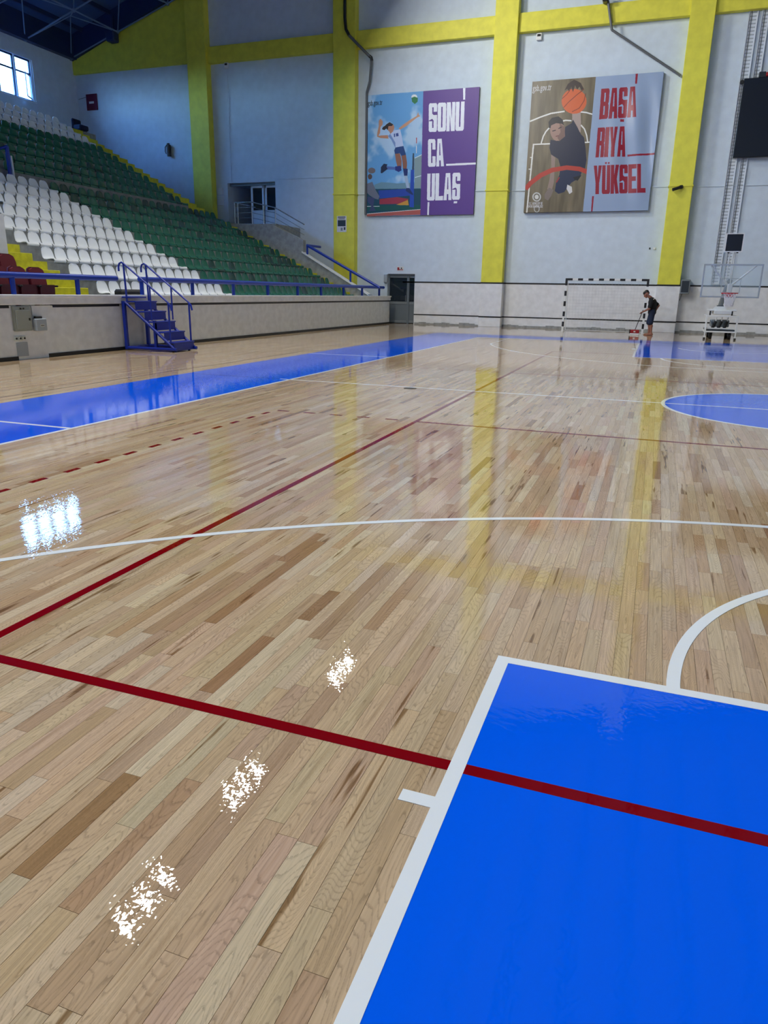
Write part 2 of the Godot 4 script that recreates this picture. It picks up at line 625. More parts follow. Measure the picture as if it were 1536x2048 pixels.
	for d in [5.0, 11.0, 16.95, 22.95]:
		slab(f, "volleyball_cross_line", M.red_paint, -4.45, 4.45, d, d + 0.05, rt)
	for s: float in [-1.0, 1.0]:
		for k in 5:
			for d in [11.02, 16.97]:
				slab(f, "attack_line_dash", M.red_paint, (4.70 + 0.355 * k) * s, (4.855 + 0.355 * k) * s, d, d + 0.05, rt)
		for k in 17:
			slab(f, "coach_line_dash", M.red_paint, 6.285 * s, 6.335 * s, 10.725 - 0.3555 * k, 10.88 - 0.3555 * k, rt)
	slab(f, "floor_joint", M.dark_line, -10.07, -10.045, 4.0, 20.0, 0.001)
	slab(f, "floor_joint", M.dark_line, -9.6, -7.85, 14.0, 14.025, 0.0014)
	for s: float in [-1.0, 1.0]:
		var r := Shape.new()
		r.ring(P(5.47 * s, 0.0002, 13.86), 0.0, 0.1, 0, TAU, 24, 0.003)
		obj("post_socket_cover", r, M.black_rubber, f)

# ---------- walls and roof ----------
const PILLARS := [[-24.31, -23.28], [-16.75, -15.70], [-9.56, -8.61], [-2.13, -1.25], [5.3, 6.2], [12.7, 13.6]]

func build_walls() -> void:
	var top := 22.5
	var w := structure("wall_far", "pale plaster far wall with yellow pilasters, beams and two black stripes")
	var s := Shape.new()
	for q in [[-31.6, -22.64, -0.2, top], [-22.64, -20.0, -0.2, 4.55], [-22.64, -20.0, 6.42, top], [-20.0, -14.16, -0.2, top], [-14.16, -12.8, 2.25, top], [-12.8, 16.3, -0.2, top]]:
		s.box(P(q[0], q[2], FAR + 0.35), P(q[1], q[3], FAR))
	obj("plaster", s, M.wall_paint, w)
	w = structure("trim_2", "yellow pilasters and beams, white lower panel and black stripes of the far wall")
	s = bx(P(-12.8, 0.0, FAR - 0.012), P(RIGHT_X, 1.86, FAR + 0.001))
	obj("lower_panel", s, M.lower_wall_paint, w)
	for q in PILLARS:
		var low := 0.0 if q[0] < -10.0 else 1.9
		obj("pilaster", bx(P(q[0], low, FAR), P(q[1], top - 0.5, FAR - 0.42), 0.012), M.yellow_paint, w)
		if low > 0.0:
			obj("pilaster_foot", bx(P(q[0] - 0.02, 0.0, FAR), P(q[1] + 0.03, 1.86, FAR - 0.43), 0.01), M.lower_wall_paint, w)
			for y in [[1.86, 1.92], [0.40, 0.46]]:
				obj("stripe", bx(P(q[0] - 0.025, y[0], FAR), P(q[1] + 0.035, y[1], FAR - 0.436)), M.black_paint, w)
	# beams between the pilasters, and the yellow gable in the corner
	for k in PILLARS.size() - 1:
		obj("beam", bx(P(PILLARS[k][1], 11.60, FAR), P(PILLARS[k + 1][0], 12.28, FAR - 0.26), 0.012), M.yellow_paint, w)
	var g := Shape.new()
	g.prism(PackedVector2Array([Vector2(BACK_X, 11.72), Vector2(-24.31, 11.72), Vector2(-24.31, 14.7), Vector2(BACK_X, 12.3)]), P(0, 0, FAR), Vector3.RIGHT, Vector3.UP, Vector3(0, 0, 0.14))
	obj("gable_panel", g, M.yellow_paint, w)
	# black stripes between the pilasters
	var xs := [-12.8, -9.58, -8.58, -2.15, -1.22, 5.28, 6.23, 12.68, 13.63, RIGHT_X]
	for k in range(0, xs.size(), 2):
		for y in [[1.86, 1.92], [0.41, 0.46]]:
			obj("stripe", bx(P(xs[k], y[0], FAR), P(xs[k + 1], y[1], FAR - 0.02)), M.black_paint, w)
	obj("stripe", bx(P(-13.4, 1.86, FAR), P(-12.8, 1.92, FAR)), M.black_paint, w)
	# cable ducts along the wall
	for q in [[-20.0, -16.77, 6.5], [-15.68, -9.58, 5.72], [-8.59, -2.15, 5.68], [-1.23, 5.3, 5.64]]:
		obj("cable_duct", bx(P(q[0], q[2], FAR), P(q[1], q[2] + 0.05, FAR - 0.035), 0.006), M.wall_paint, w)
	for k in [1, 2, 3]:
		obj("cable_duct", bx(P(PILLARS[k][0] - 0.03, 5.66 + 0.03 * (2 - k), FAR), P(PILLARS[k][1] + 0.03, 5.72 + 0.03 * (2 - k), FAR - 0.45), 0.006), M.yellow_paint, w)
	# scuffed strip of bare cement at the foot
	var bb := structure("baseboard_far", "crumbling bare cement edge at the foot of the far wall")
	s = Shape.new()
	var x := -12.75
	while x < RIGHT_X:
		var l := rng.randf_range(0.12, 0.5)
		s.box(P(x, 0.0, FAR), P(minf(x + l, RIGHT_X), rng.randf_range(0.05, 0.12), FAR - rng.randf_range(0.03, 0.07)))
		x += l
	tag(obj("cement_edge", s, M.concrete, bb), "", "", "", "stuff")
	# door in the far wall beside the grandstand
	var d := structure("door_1", "grey metal and glass double door beside the end of the grandstand", P(-13.48, 0, FAR + 0.2))
	obj("frame", bx(P(-14.16, 2.16, FAR + 0.12), P(-12.8, 2.25, FAR + 0.26)), M.door_grey, d)
	for q in [[-14.16, -14.08], [-13.22, -13.1], [-12.86, -12.8]]:
		obj("frame", bx(P(q[0], 0, FAR + 0.12), P(q[1], 2.16, FAR + 0.26)), M.door_grey, d)
	for q in [[-14.08, -13.22], [-13.1, -12.86]]:
		var leaf := obj("leaf", bx(P(q[0], 0.02, FAR + 0.17), P(q[1], 0.9, FAR + 0.21)), M.door_grey, d)
		obj("rail", bx(P(q[0], 0.88, FAR + 0.15), P(q[1], 1.0, FAR + 0.22), 0.005), M.grey_metal, leaf)
		obj("rail", bx(P(q[0], 2.08, FAR + 0.15), P(q[1], 2.16, FAR + 0.22), 0.005), M.grey_metal, leaf)
		obj("rail", bx(P(q[0], 0.02, FAR + 0.15), P(q[1], 0.14, FAR + 0.22), 0.005), M.grey_metal, leaf)
		obj("pane", bx(P(q[0], 1.0, FAR + 0.18), P(q[1], 2.08, FAR + 0.2)), M.tinted_glass, leaf)
	obj("handle", tb([P(-13.28, 1.02, FAR + 0.14), P(-13.28, 1.3, FAR + 0.14)], 0.014, 8), M.steel, d)
	s = Shape.new()
	s.box(P(-14.36, -0.2, FAR + 7.0), P(-12.6, 0.0, FAR + 0.35))
	s.box(P(-14.36, 2.25, FAR + 7.0), P(-12.6, 2.45, FAR + 0.35))
	s.box(P(-14.36, 0.0, FAR + 7.0), P(-14.16, 2.25, FAR + 0.35))
	s.box(P(-12.8, 0.0, FAR + 7.0), P(-12.6, 2.25, FAR + 0.35))
	s.box(P(-14.36, -0.2, FAR + 7.2), P(-12.6, 2.45, FAR + 7.0))
	obj("passage", s, M.wall_paint, d)
	# opening to the stands, with a dark corridor and white glazed doors
	var e := structure("door_2", "open grandstand entrance with white framed glass doors above the landing", P(-21.3, 4.55, FAR + 0.3))
	s = Shape.new()
	var deep := FAR + 9.0
	s.box(P(-22.84, 4.35, deep), P(-19.8, 4.55, FAR + 0.35))
	s.box(P(-22.84, 6.42, deep), P(-19.8, 6.6, FAR + 0.35))
	s.box(P(-22.84, 4.55, deep), P(-22.64, 6.42, FAR + 0.35))
	s.box(P(-20.0, 4.55, deep), P(-19.8, 6.42, FAR + 0.35))
	s.box(P(-22.84, 4.35, deep + 0.2), P(-19.8, 6.6, deep))
	obj("corridor", s, M.wall_paint, e)
	for q in [[-21.5, -20.78], [-20.72, -20.0]]:
		var leaf := obj("leaf", bx(P(q[0], 4.56, FAR + 0.29), P(q[1], 5.12, FAR + 0.33)), M.white_frame, e)
		for r in [[q[0], q[0] + 0.1, 4.56, 6.3], [q[1] - 0.1, q[1], 4.56, 6.3], [q[0], q[1], 6.2, 6.3], [q[0], q[1], 5.08, 5.18]]:
			obj("stile", bx(P(r[0], r[2], FAR + 0.26), P(r[1], r[3], FAR + 0.34), 0.006), M.white_frame, leaf)
		obj("pane", bx(P(q[0] + 0.1, 5.18, FAR + 0.3), P(q[1] - 0.1, 6.2, FAR + 0.31)), M.tinted_glass, leaf)
	obj("lintel", bx(P(-22.64, 6.3, FAR + 0.2), P(-20.0, 6.42, FAR + 0.34)), M.door_grey, e)

	# the wall behind the grandstand and the one across the court, with high windows
	for side: float in [-1.0, 1.0]:
		var X0 := BACK_X if side < 0.0 else RIGHT_X
		var wall := structure("wall_left" if side < 0.0 else "wall_right", "pale plaster wall with high windows behind the grandstand" if side < 0.0 else "plain pale plaster wall across the court")
		s = Shape.new()
		var y0 := 9.88
		var y1 := 11.66
		var out := X0 + 0.3 * side
		s.box(P(minf(X0, out), -0.3, FAR + 0.3), P(maxf(X0, out), y0, NEAR))
		s.box(P(minf(X0, out), y1, FAR + 0.3), P(maxf(X0, out), 14.2, NEAR))
		var groups := []
		for k in (6 if side < 0.0 else 0):
			groups.append([29.85 - 7.4 * k, 33.95 - 7.4 * k])
		var d1 := FAR + 0.3
		for q in groups:
			s.box(P(minf(X0, out), y0, d1), P(maxf(X0, out), y1, q[1]))
			d1 = q[0]
		s.box(P(minf(X0, out), y0, d1), P(maxf(X0, out), y1, NEAR))
		obj("plaster", s, M.wall_paint, wall)
		var piers := structure("trim_3" if side < 0.0 else "trim_4", "yellow pilasters on the %s wall" % ("grandstand" if side < 0.0 else "right"))
		for k in 6:
			var x2 := X0 - 0.22 * side
			obj("pilaster", bx(P(X0, row_y(17) if side < 0.0 else 0.0, 28.2 - 7.4 * k), P(x2, 13.3, 29.0 - 7.4 * k)), M.yellow_paint, piers)
		for q in groups:
			var ww := structure("window_%d" % next_window(), "blue framed window of four sashes high in the %s wall" % ("grandstand" if side < 0.0 else "right"), P(X0 + 0.12 * side, y0, (q[0] + q[1]) / 2))
			var fx := X0 + 0.10 * side
			var gx := X0 + 0.16 * side
			for p in 4:
				var a: float = q[0] + 0.05 + p * 1.01
				var b := a + 0.94
				var frame := Shape.new()
				for r in [[a, b, y0, y0 + 0.07], [a, b, y1 - 0.07, y1], [a, a + 0.07, y0, y1], [b - 0.07, b, y0, y1], [a, b, 11.02, 11.09]]:
					frame.box(P(minf(fx, gx), r[2], r[1]), P(maxf(fx, gx), r[3], r[0]), 0.0)
				obj("frame", frame, M.window_frame, ww)
				obj("pane", bx(P(X0 + 0.125 * side, y0 + 0.07, a + 0.07), P(X0 + 0.132 * side, 11.02, b - 0.07)), M.window_glass, ww)
				obj("pane", bx(P(X0 + 0.125 * side, 11.09, a + 0.07), P(X0 + 0.132 * side, y1 - 0.07, b - 0.07)), M.window_glass, ww)
				if p == 3:
					var sash := Shape.new()
					var c := P(X0 + 0.08 * side, 0, b - 0.05)
					var turn := Transform3D(Basis(Vector3.UP, -0.5 * side), c)
					for r in [[0.0, 0.8, 0.0, 0.06], [0.0, 0.8, 0.98, 1.04], [0.0, 0.06, 0.0, 1.04], [0.74, 0.8, 0.0, 1.04]]:
						sash.box(Vector3(-0.02, y0 + 0.06 + r[2], r[0]), Vector3(0.02, y0 + 0.06 + r[3], r[1]), 0.0, turn)
					obj("open_sash", sash, M.white_frame, ww)
			for p in 5:
				var m: float = q[0] - 0.005 + p * 1.01
				obj("mullion", bx(P(X0 + 0.05 * side, y0, m), P(X0 + 0.2 * side, y1, m + 0.06)), M.white_frame, ww)
			obj("sill", bx(P(X0 - 0.05 * side, y0 - 0.05, q[0]), P(X0 + 0.3 * side, y0, q[1])), M.white_frame, ww)
	var wn := structure("wall_near", "plain plaster wall behind the photographer")
	obj("plaster", bx(P(BACK_X - 0.3, -0.3, NEAR - 0.3), P(RIGHT_X + 0.3, top, NEAR)), M.wall_paint, wn)

func build_ceiling() -> void:
	var c := structure("ceiling", "dark blue metal sheet roof with purlins and edge beams")
	var apex := -7.6
	var s := Shape.new()
	for q in [[BACK_X - 0.3, apex], [apex, RIGHT_X + 0.3]]:
		s.prism(PackedVector2Array([Vector2(q[0], roof_y(q[0])), Vector2(q[1], roof_y(q[1])), Vector2(q[1], roof_y(q[1]) + 0.25), Vector2(q[0], roof_y(q[0]) + 0.25)]), P(0, 0, NEAR - 0.3), Vector3.RIGHT, Vector3.UP, Vector3(0, 0, -(FAR - NEAR + 0.6)))
	obj("roof_sheet", s, M.ceiling_sheet, c)
	var x := BACK_X + 0.9
	while x < RIGHT_X:
		obj("purlin", bx(P(x - 0.05, roof_y(x) - 0.16, NEAR), P(x + 0.05, roof_y(x) + 0.05, FAR)), M.ceiling_steel, c)
		x += 1.75
	# edge beams along the far wall and the wall behind the stand
	for q in [[BACK_X, apex], [apex, RIGHT_X]]:
		var e := Shape.new()
		e.prism(PackedVector2Array([Vector2(q[0], roof_y(q[0]) - 1.02), Vector2(q[1], roof_y(q[1]) - 1.02), Vector2(q[1], roof_y(q[1])), Vector2(q[0], roof_y(q[0]))]), P(0, 0, FAR), Vector3.RIGHT, Vector3.UP, Vector3(0, 0, 0.3))
		obj("edge_beam", e, M.ceiling_steel, c)
	obj("edge_beam", bx(P(BACK_X, 12.36, NEAR), P(BACK_X + 0.3, 13.5, FAR)), M.ceiling_steel, c)
	# space frame under the roof
	var t := structure("trim_1", "blue grey space frame of thin bars and ball nodes under the roof")
	var nx := 5
	var nd := 4
	var low := func(i: int, k: int) -> Vector3:
		var xx := -31.2 + 2.96 * i
		return P(xx, 12.41 + 0.304 * (xx + 31.2), 36.5 - 2.93 * k)
	var high := func(i: int, k: int) -> Vector3:
		var xx := -29.72 + 2.96 * i
		return P(xx, roof_y(xx) - 0.2, 35.03 - 2.93 * k)
	for i in nx:
		for k in nd:
			var a: Vector3 = low.call(i, k)
			var b := Shape.new()
			b.sphere(a, Vector3.ONE * 0.09, 6, 10)
			obj("node", b, M.truss_steel, t)
			if i + 1 < nx: obj("bar", tb([a, low.call(i + 1, k)], 0.035, 8), M.truss_steel, t)
			if k + 1 < nd: obj("bar", tb([a, low.call(i, k + 1)], 0.035, 8), M.truss_steel, t)
			for di in [-1, 0]:
				for dk in [-1, 0]:
					if i + di >= 0 and k + dk >= 0 and i + di < nx - 1 and k + dk < nd - 1:
						obj("bar", tb([a, high.call(i + di, k + dk)], 0.026, 6), M.truss_steel, t)

var windows := 0
func next_window() -> int:
	windows += 1
	return windows

# ---------- grandstand ----------
const FRONT_X := -13.84
func row_x(i: int) -> float:
	return -14.5 - 0.8 * i

func row_y(i: int) -> float:
	return 1.20 + 0.392 * i if i < 9 else 4.86 + 0.435 * (i - 9)

func build_grandstand() -> void:
	var t := thing("grandstand", "stepped concrete grandstand with white front wall and yellow stairs", "grandstand", P(-20, 0, 24))
	t.set_meta("kind", "structure")
	obj("front_wall", bx(P(-14.02, 0, 9.0), P(FRONT_X, 1.04, 36.25)), M.stand_wall_paint, t)
	obj("ledge", bx(P(-14.12, 1.06, 9.0), P(FRONT_X + 0.05, 1.25, 36.27), 0.01), M.stand_wall_paint, t)
	obj("ledge_lip", bx(P(-14.05, 1.20, 9.0), P(FRONT_X + 0.08, 1.255, 36.3), 0.008), M.stand_wall_paint, t)
	for q in [[9.0, 14.27], [15.4, 17.45], [18.4, 36.25]]:
		obj("stripe", bx(P(-13.9, 1.0, q[0]), P(FRONT_X + 0.012, 1.055, q[1])), M.black_paint, t)
	for q in [[9.0, 14.35], [15.15, 36.25]]:
		obj("skirting", bx(P(-13.9, 0.0, q[0]), P(FRONT_X + 0.015, 0.075, q[1])), M.black_paint, t)
	obj("walkway", bx(P(-14.6, 0, 9.0), P(-14.02, 0.88, 34.2)), M.concrete, t)
	obj("walkway", bx(P(-13.6 - 0.42, 0, 34.2), P(-14.9, 0.6, FAR)), M.concrete, t)
	for i in 18:
		var d1 := 34.05 if i < 9 else (33.25 if i < 17 else 34.1)
		var back := row_x(i + 1) if i < 17 else BACK_X
		obj("tier", bx(P(back, 0, 9.0 if i > 1 else 16.55), P(row_x(i), row_y(i), d1)), M.concrete, t)
	# terrace under the maroon seats
	obj("terrace", bx(P(-15.3, 0, 9.0), P(-14.5, 1.0, 16.55)), M.concrete, t)
	obj("terrace", bx(P(-16.1, 0, 9.0), P(-15.3, 1.28, 16.55)), M.concrete, t)
	# yellow stairs: between the maroon and the white seats, and at the far end
	for i in 18:
		var runs := [[16.62, 17.72]] if i < 9 else []
		runs.append([33.56, 34.05] if i < 9 else [32.0 + 0.03 * (i - 9), 33.25])
		for q in runs:
			var below := row_y(i - 1) if i > 0 else 0.88
			obj("stair_riser", bx(P(row_x(i), below, q[0]), P(row_x(i) + 0.006, row_y(i), q[1])), M.step_yellow, t)
			if i > 0:
				obj("stair_step", bx(P(row_x(i), below, q[0]), P(row_x(i) + 0.38, (below + row_y(i)) / 2, q[1]), 0.008), M.step_yellow, t)
			obj("stair_tread", bx(P(row_x(i) - 0.4, row_y(i), q[0]), P(row_x(i) + 0.004, row_y(i) + 0.006, q[1])), M.step_yellow, t)
	# sloping parapet, landing and ramp at the far end
	var s := Shape.new()
	s.prism(PackedVector2Array([Vector2(-17.2, 0.0), Vector2(-14.02, 0.0), Vector2(-14.02, 1.28), Vector2(-17.2, 3.04)]), P(0, 0, 34.05), Vector3.RIGHT, Vector3.UP, Vector3(0, 0, -0.22))
	obj("parapet", s, M.concrete, t)
	s = Shape.new()
	s.prism(PackedVector2Array([Vector2(-17.25, 3.04), Vector2(-13.95, 1.22), Vector2(-13.95, 1.28), Vector2(-17.25, 3.1)]), P(0, 0, 33.98), Vector3.RIGHT, Vector3.UP, Vector3(0, 0, -0.36))
	obj("parapet_cap", s, M.stand_wall_paint, t)
	s = Shape.new()
	s.prism(PackedVector2Array([Vector2(-23.2, 0.0), Vector2(-17.2, 0.0), Vector2(-17.2, 3.58), Vector2(-18.7, 4.2), Vector2(-20.6, 4.32), Vector2(-23.2, 4.32)]), P(0, 0, 34.06), Vector3.RIGHT, Vector3.UP, Vector3(0, 0, -0.25))
	obj("landing_wall", s, M.concrete, t)
	obj("landing", bx(P(-23.2, 0, 34.31), P(-18.7, 4.3, FAR)), M.concrete, t)
	# short grey pier at the foot of the left stairs
	obj("pier", bx(P(-16.4, 1.28, 15.95), P(-15.9, 2.94, 16.4)), M.stand_wall_paint, t)
	# front wall details
	var cab := thing("electrical_cabinet", "shallow grey-green electrical cabinet set in the grandstand front wall", "cabinet", P(FRONT_X, 0.56, 14.53))
	obj("body", bx(P(FRONT_X, 0.56, 14.32), P(FRONT_X + 0.06, 1.03, 14.74), 0.006), M.cabinet_grey, cab)
	obj("door", bx(P(FRONT_X + 0.06, 0.60, 14.35), P(FRONT_X + 0.075, 0.96, 14.71), 0.004), M.cabinet_grey, cab)
	obj("handle", bx(P(FRONT_X + 0.075, 0.76, 14.66), P(FRONT_X + 0.1, 0.81, 14.685), 0.004), M.black_rubber, cab)
	for d in [14.48, 14.55]:
		obj("latch", bx(P(FRONT_X + 0.06, 0.975, d), P(FRONT_X + 0.075, 1.005, d + 0.03)), M.black_rubber, cab)
	var jb := thing("junction_box", "pale grey plastic junction box beside the electrical cabinet", "junction box", P(FRONT_X, 0.55, 14.94))
	obj("body", bx(P(FRONT_X, 0.55, 14.80), P(FRONT_X + 0.12, 0.79, 15.08), 0.012), M.box_grey, jb)
	obj("plug_row", bx(P(FRONT_X + 0.02, 0.79, 14.84), P(FRONT_X + 0.09, 0.835, 15.0), 0.008), M.black_rubber, jb)
	obj("switch_label", bx(P(FRONT_X + 0.12, 0.63, 14.9), P(FRONT_X + 0.123, 0.68, 15.0)), M.socket_white, jb)
	for k in 3:
		obj("switch", bx(P(FRONT_X + 0.12, 0.64, 14.91 + 0.03 * k), P(FRONT_X + 0.126, 0.67, 14.925 + 0.03 * k)), M.black_rubber, jb)
	obj("conduit", tb([P(FRONT_X + 0.02, 0.79, 14.82), P(FRONT_X + 0.02, 1.06, 14.8)], 0.012, 6), M.box_grey, jb)
	var which := ["nearest the camera", "in the middle", "nearest the blue steps"]
	for k in 3:
		var d := 14.34 + 0.1 * k
		var so := thing("wall_socket", "small white wall socket under the cabinet, %s" % ["leftmost of three", "middle of three", "rightmost of three"][k], "socket", P(FRONT_X, 0.40, d), "sockets under the cabinet")
		obj("plate", bx(P(FRONT_X, 0.38, d - 0.04), P(FRONT_X + 0.03, 0.46, d + 0.04), 0.008), M.socket_white, so)
		obj("outlet", tb([P(FRONT_X + 0.025, 0.42, d), P(FRONT_X + 0.036, 0.42, d)], 0.02, 10), M.black_rubber, so)
	tag(obj("cover_plate", bx(P(FRONT_X, 0.07, 14.34), P(FRONT_X + 0.012, 0.34, 14.62), 0.003), M.box_grey), "flat grey cover plate on the grandstand wall below the sockets", "plate")
	# things lying on the stand
	var bag := Shape.new()
	bag.box(P(-14.42, 0.88, 18.75), P(-14.13, 1.38, 17.98), 0.05)
	tag(obj("black_mat", bag, M.black_rubber), "black rolled mat lying behind the ledge at the top of the blue steps", "mat")
	var chair := thing("dark_chair", "low dark blue armchair standing alone in the top corner of the grandstand", "chair", P(-28.55, row_y(17), 33.65))
	obj("backrest", bx(P(-28.85, row_y(17) + 0.12, 33.36), P(-28.72, row_y(17) + 0.62, 33.94), 0.05), M.dark_blue_cloth, chair)
	obj("seat", bx(P(-28.75, row_y(17) + 0.12, 33.36), P(-28.3, row_y(17) + 0.34, 33.94), 0.05), M.dark_blue_cloth, chair)
	for x in [-28.76, -28.4]:
		for d in [33.46, 33.84]:
			obj("leg", tb([P(x, row_y(17), d), P(x, row_y(17) + 0.14, d)], 0.02, 6), M.black_rubber, chair)
	# railing of the upper entrance at the left edge
	var er := thing("entrance_rail", "blue post with white bar at the upper stand entrance by the left edge", "railing", P(-21.55, 4.34, 22.2))
	obj("post", tb([P(-21.55, 4.34, 22.26), P(-21.55, 5.55, 22.26)], 0.06, 10), M.rail_blue, er)
	obj("bar", tb([P(-21.55, 4.34, 22.42), P(-21.55, 5.3, 22.38)], 0.03, 8), M.white_metal, er)
	obj("top_rail", tb([P(-21.55, 5.55, 22.26), P(-21.55, 5.25, 21.5), P(-21.55, 5.15, 20.5)], 0.04, 8), M.rail_blue, er)

func seat_shape() -> ArrayMesh:
	# one-piece bucket seat; x forward to the court, y up, width along z
	var prof := [Vector2(0.0, 0.0), Vector2(0.018, 0.05), Vector2(-0.015, 0.085), Vector2(-0.1, 0.078), Vector2(-0.22, 0.062), Vector2(-0.32, 0.07), Vector2(-0.37, 0.115), Vector2(-0.395, 0.2), Vector2(-0.412, 0.27), Vector2(-0.424, 0.325), Vector2(-0.431, 0.36), Vector2(-0.435, 0.378)]
	var half := [0.19, 0.195, 0.198, 0.2, 0.2, 0.2, 0.197, 0.19, 0.176, 0.15, 0.112, 0.055]
	var nu := 8
	var st := SurfaceTool.new()
	st.begin(Mesh.PRIMITIVE_TRIANGLES)
	st.set_smooth_group(0)
	var at := func(j: int, i: int, off: float) -> Vector3:
		var u := 2.0 * i / nu - 1.0
		var p: Vector2 = prof[j]
		var q: Vector2 = prof[mini(j + 1, prof.size() - 1)] - prof[maxi(j - 1, 0)]
		var nn := Vector2(q.y, -q.x).normalized()
		var curl := 0.022 * u * u * smoothstep(1.0, 3.0, float(j)) 
		p += nn * (off + curl)
		return Vector3(p.x, p.y, u * half[j])
	for j in prof.size() - 1:
		for i in nu:
			for off in [0.0, -0.012]:
				var a: Vector3 = at.call(j, i, off)
				var b: Vector3 = at.call(j, i + 1, off)
				var c: Vector3 = at.call(j + 1, i + 1, off)
				var d: Vector3 = at.call(j + 1, i, off)
				for v in ([a, b, c, a, c, d] if off == 0.0 else [a, c, b, a, d, c]):
					st.add_vertex(v)
	st.set_smooth_group(-1)
	var rim := []
	for i in nu + 1: rim.append([0, i])
	for j in range(1, prof.size()): rim.append([j, nu])
	for i in range(nu - 1, -1, -1): rim.append([prof.size() - 1, i])
	for j in range(prof.size() - 2, 0, -1): rim.append([j, 0])
	for k in rim.size():
		var e: Array = rim[k]
		var g: Array = rim[(k + 1) % rim.size()]
		var a: Vector3 = at.call(e[0], e[1], 0.0)
		var b: Vector3 = at.call(g[0], g[1], 0.0)
		var c: Vector3 = at.call(g[0], g[1], -0.012)
		var d: Vector3 = at.call(e[0], e[1], -0.012)
		for v in [a, c, b, a, d, c]:
			st.add_vertex(v)
	st.generate_normals()
	return st.commit()

func place_seats(seat: ArrayMesh) -> void:
	var pitch := 0.43
	var todo := []
	for i in 18:
		var y := row_y(i)
		var rowname: String = "front row" if i == 0 else "%s row up" % ordinal(i + 1)
		if i < 9:
			for k in 13:
				todo.append([i, 17.95 + pitch * (k + 0.5), "white", "%s from the yellow stairs, %s" % [ordinal(k + 1), rowname]])
			for k in 23:
				todo.append([i, 23.58 + pitch * (k + 0.5), "green", "%s from the white seats, %s" % [ordinal(k + 1), rowname]])
		else:
			var kind := "green" if i < 15 else "white"
			var end_ := 32.0 + 0.03 * (i - 9)
			for k in 34:
				var d := end_ - pitch * (k + 0.5)
				if i == 9 and d < 22.4:
					continue
				todo.append([i, d, kind, "%s from the far yellow stairs, %s" % [ordinal(k + 1), rowname]])
	var greens := []
	for q in todo:
		var p := P(row_x(q[0]), row_y(q[0]), q[1])
		var px := pixel(p + Vector3(-0.3, 0.2, 0))
		if px.x < -25.0:
			continue
		var dark: bool = q[2] == "green" and rng.randf() < (0.2 if q[0] < 9 else 0.06)
		if q[2] == "white":
			var o := MeshInstance3D.new()
			o.mesh = seat
			o.material_override = M.white_plastic
			o.name = numbered("white_seat")
			o.position = p
			add_child(o)
			tag(o, "white plastic seat, " + q[3], "seat", "white seats of the grandstand")
		else:
			greens.append([p.distance_squared_to(CAM), p, dark, q[3]])
	greens.sort_custom(func(a, b): return a[0] < b[0])
	var mass := MultiMesh.new()
	mass.transform_format = MultiMesh.TRANSFORM_3D
	mass.mesh = seat
	mass.instance_count = maxi(greens.size() - 300, 0)
	for k in greens.size():
		var q: Array = greens[k]
		if k < 300:
			var o := MeshInstance3D.new()
			o.mesh = seat
			o.material_override = M.dark_green_plastic if q[2] else M.green_plastic
			o.name = numbered("green_seat")
			o.position = q[1]
			add_child(o)
			tag(o, ("dark green plastic seat, " if q[2] else "green plastic seat, ") + q[3], "seat", "green seats of the grandstand")
		else:
			mass.set_instance_transform(k - 300, Transform3D(Basis.IDENTITY, q[1]))
	if mass.instance_count > 0:
		var mm := MultiMeshInstance3D.new()
		mm.multimesh = mass
		mm.material_override = M.green_plastic
		mm.name = "distant_green_seats"
		add_child(mm)
		tag(mm, "far rows of green plastic seats high in the grandstand", "seats", "", "stuff")

func build_maroon_seats() -> void:
	for r in 2:
		for k in 5 - r:
			var d := 16.2 - 0.52 * k
			var x := -14.72 - 0.8 * r
			var y := 1.0 + 0.28 * r
			var t := thing("folding_seat", "maroon padded folding seat, %s from the yellow stairs in the %s row" % [ordinal(k + 1), ["front", "back"][r]], "seat", P(x, y, d), "maroon padded seats by the left stairs")
			var s := Shape.new()
			var prof := PackedVector2Array([Vector2(-0.25, 0.30), Vector2(0.25, 0.30), Vector2(0.25, 0.66), Vector2(0.21, 0.78), Vector2(0.12, 0.82), Vector2(-0.12, 0.82), Vector2(-0.21, 0.78), Vector2(-0.25, 0.66)])
			s.prism(prof, P(x - 0.20, y, d), Vector3(0, 0, -1), Vector3(-0.14, 1, 0), Vector3(0.035, 0, 0))
			obj("back_shell", s, M.maroon_shell, t)
			s = Shape.new()
			var pad := PackedVector2Array()
			for q in prof: pad.append(Vector2(q.x * 0.86, 0.06 + q.y * 0.9))
			s.prism(pad, P(x - 0.165, y, d), Vector3(0, 0, -1), Vector3(-0.14, 1, 0), Vector3(0.05, 0, 0))
			obj("back_cushion", s, M.maroon_cloth, t)
			s = Shape.new()
			s.prism(PackedVector2Array([Vector2(-0.21, 0.45), Vector2(0.21, 0.45), Vector2(0.21, 0.24), Vector2(0.14, 0.16), Vector2(0.0, 0.13), Vector2(-0.14, 0.16), Vector2(-0.21, 0.24)]), P(x - 0.08, y, d), Vector3(0, 0, -1), Vector3(0.06, 1, 0), Vector3(0.09, 0, 0))
			obj("folded_seat", s, M.maroon_shell, t)
			for j in 3:
				obj("rib", bx(P(x + 0.012, y + 0.2 + 0.07 * j, d - 0.17), P(x + 0.03, y + 0.212 + 0.07 * j, d + 0.17)), M.maroon_cloth, t)
			for side: float in [-1.0, 1.0]:
				obj("armrest", bx(P(x - 0.2, y + 0.40, d + 0.238 * side - 0.018), P(x + 0.1, y + 0.44, d + 0.238 * side + 0.018), 0.01), M.black_rubber, t)
				obj("leg", bx(P(x - 0.1, y, d + 0.238 * side - 0.018), P(x - 0.02, y + 0.42, d + 0.238 * side + 0.018), 0.006), M.maroon_shell, t)

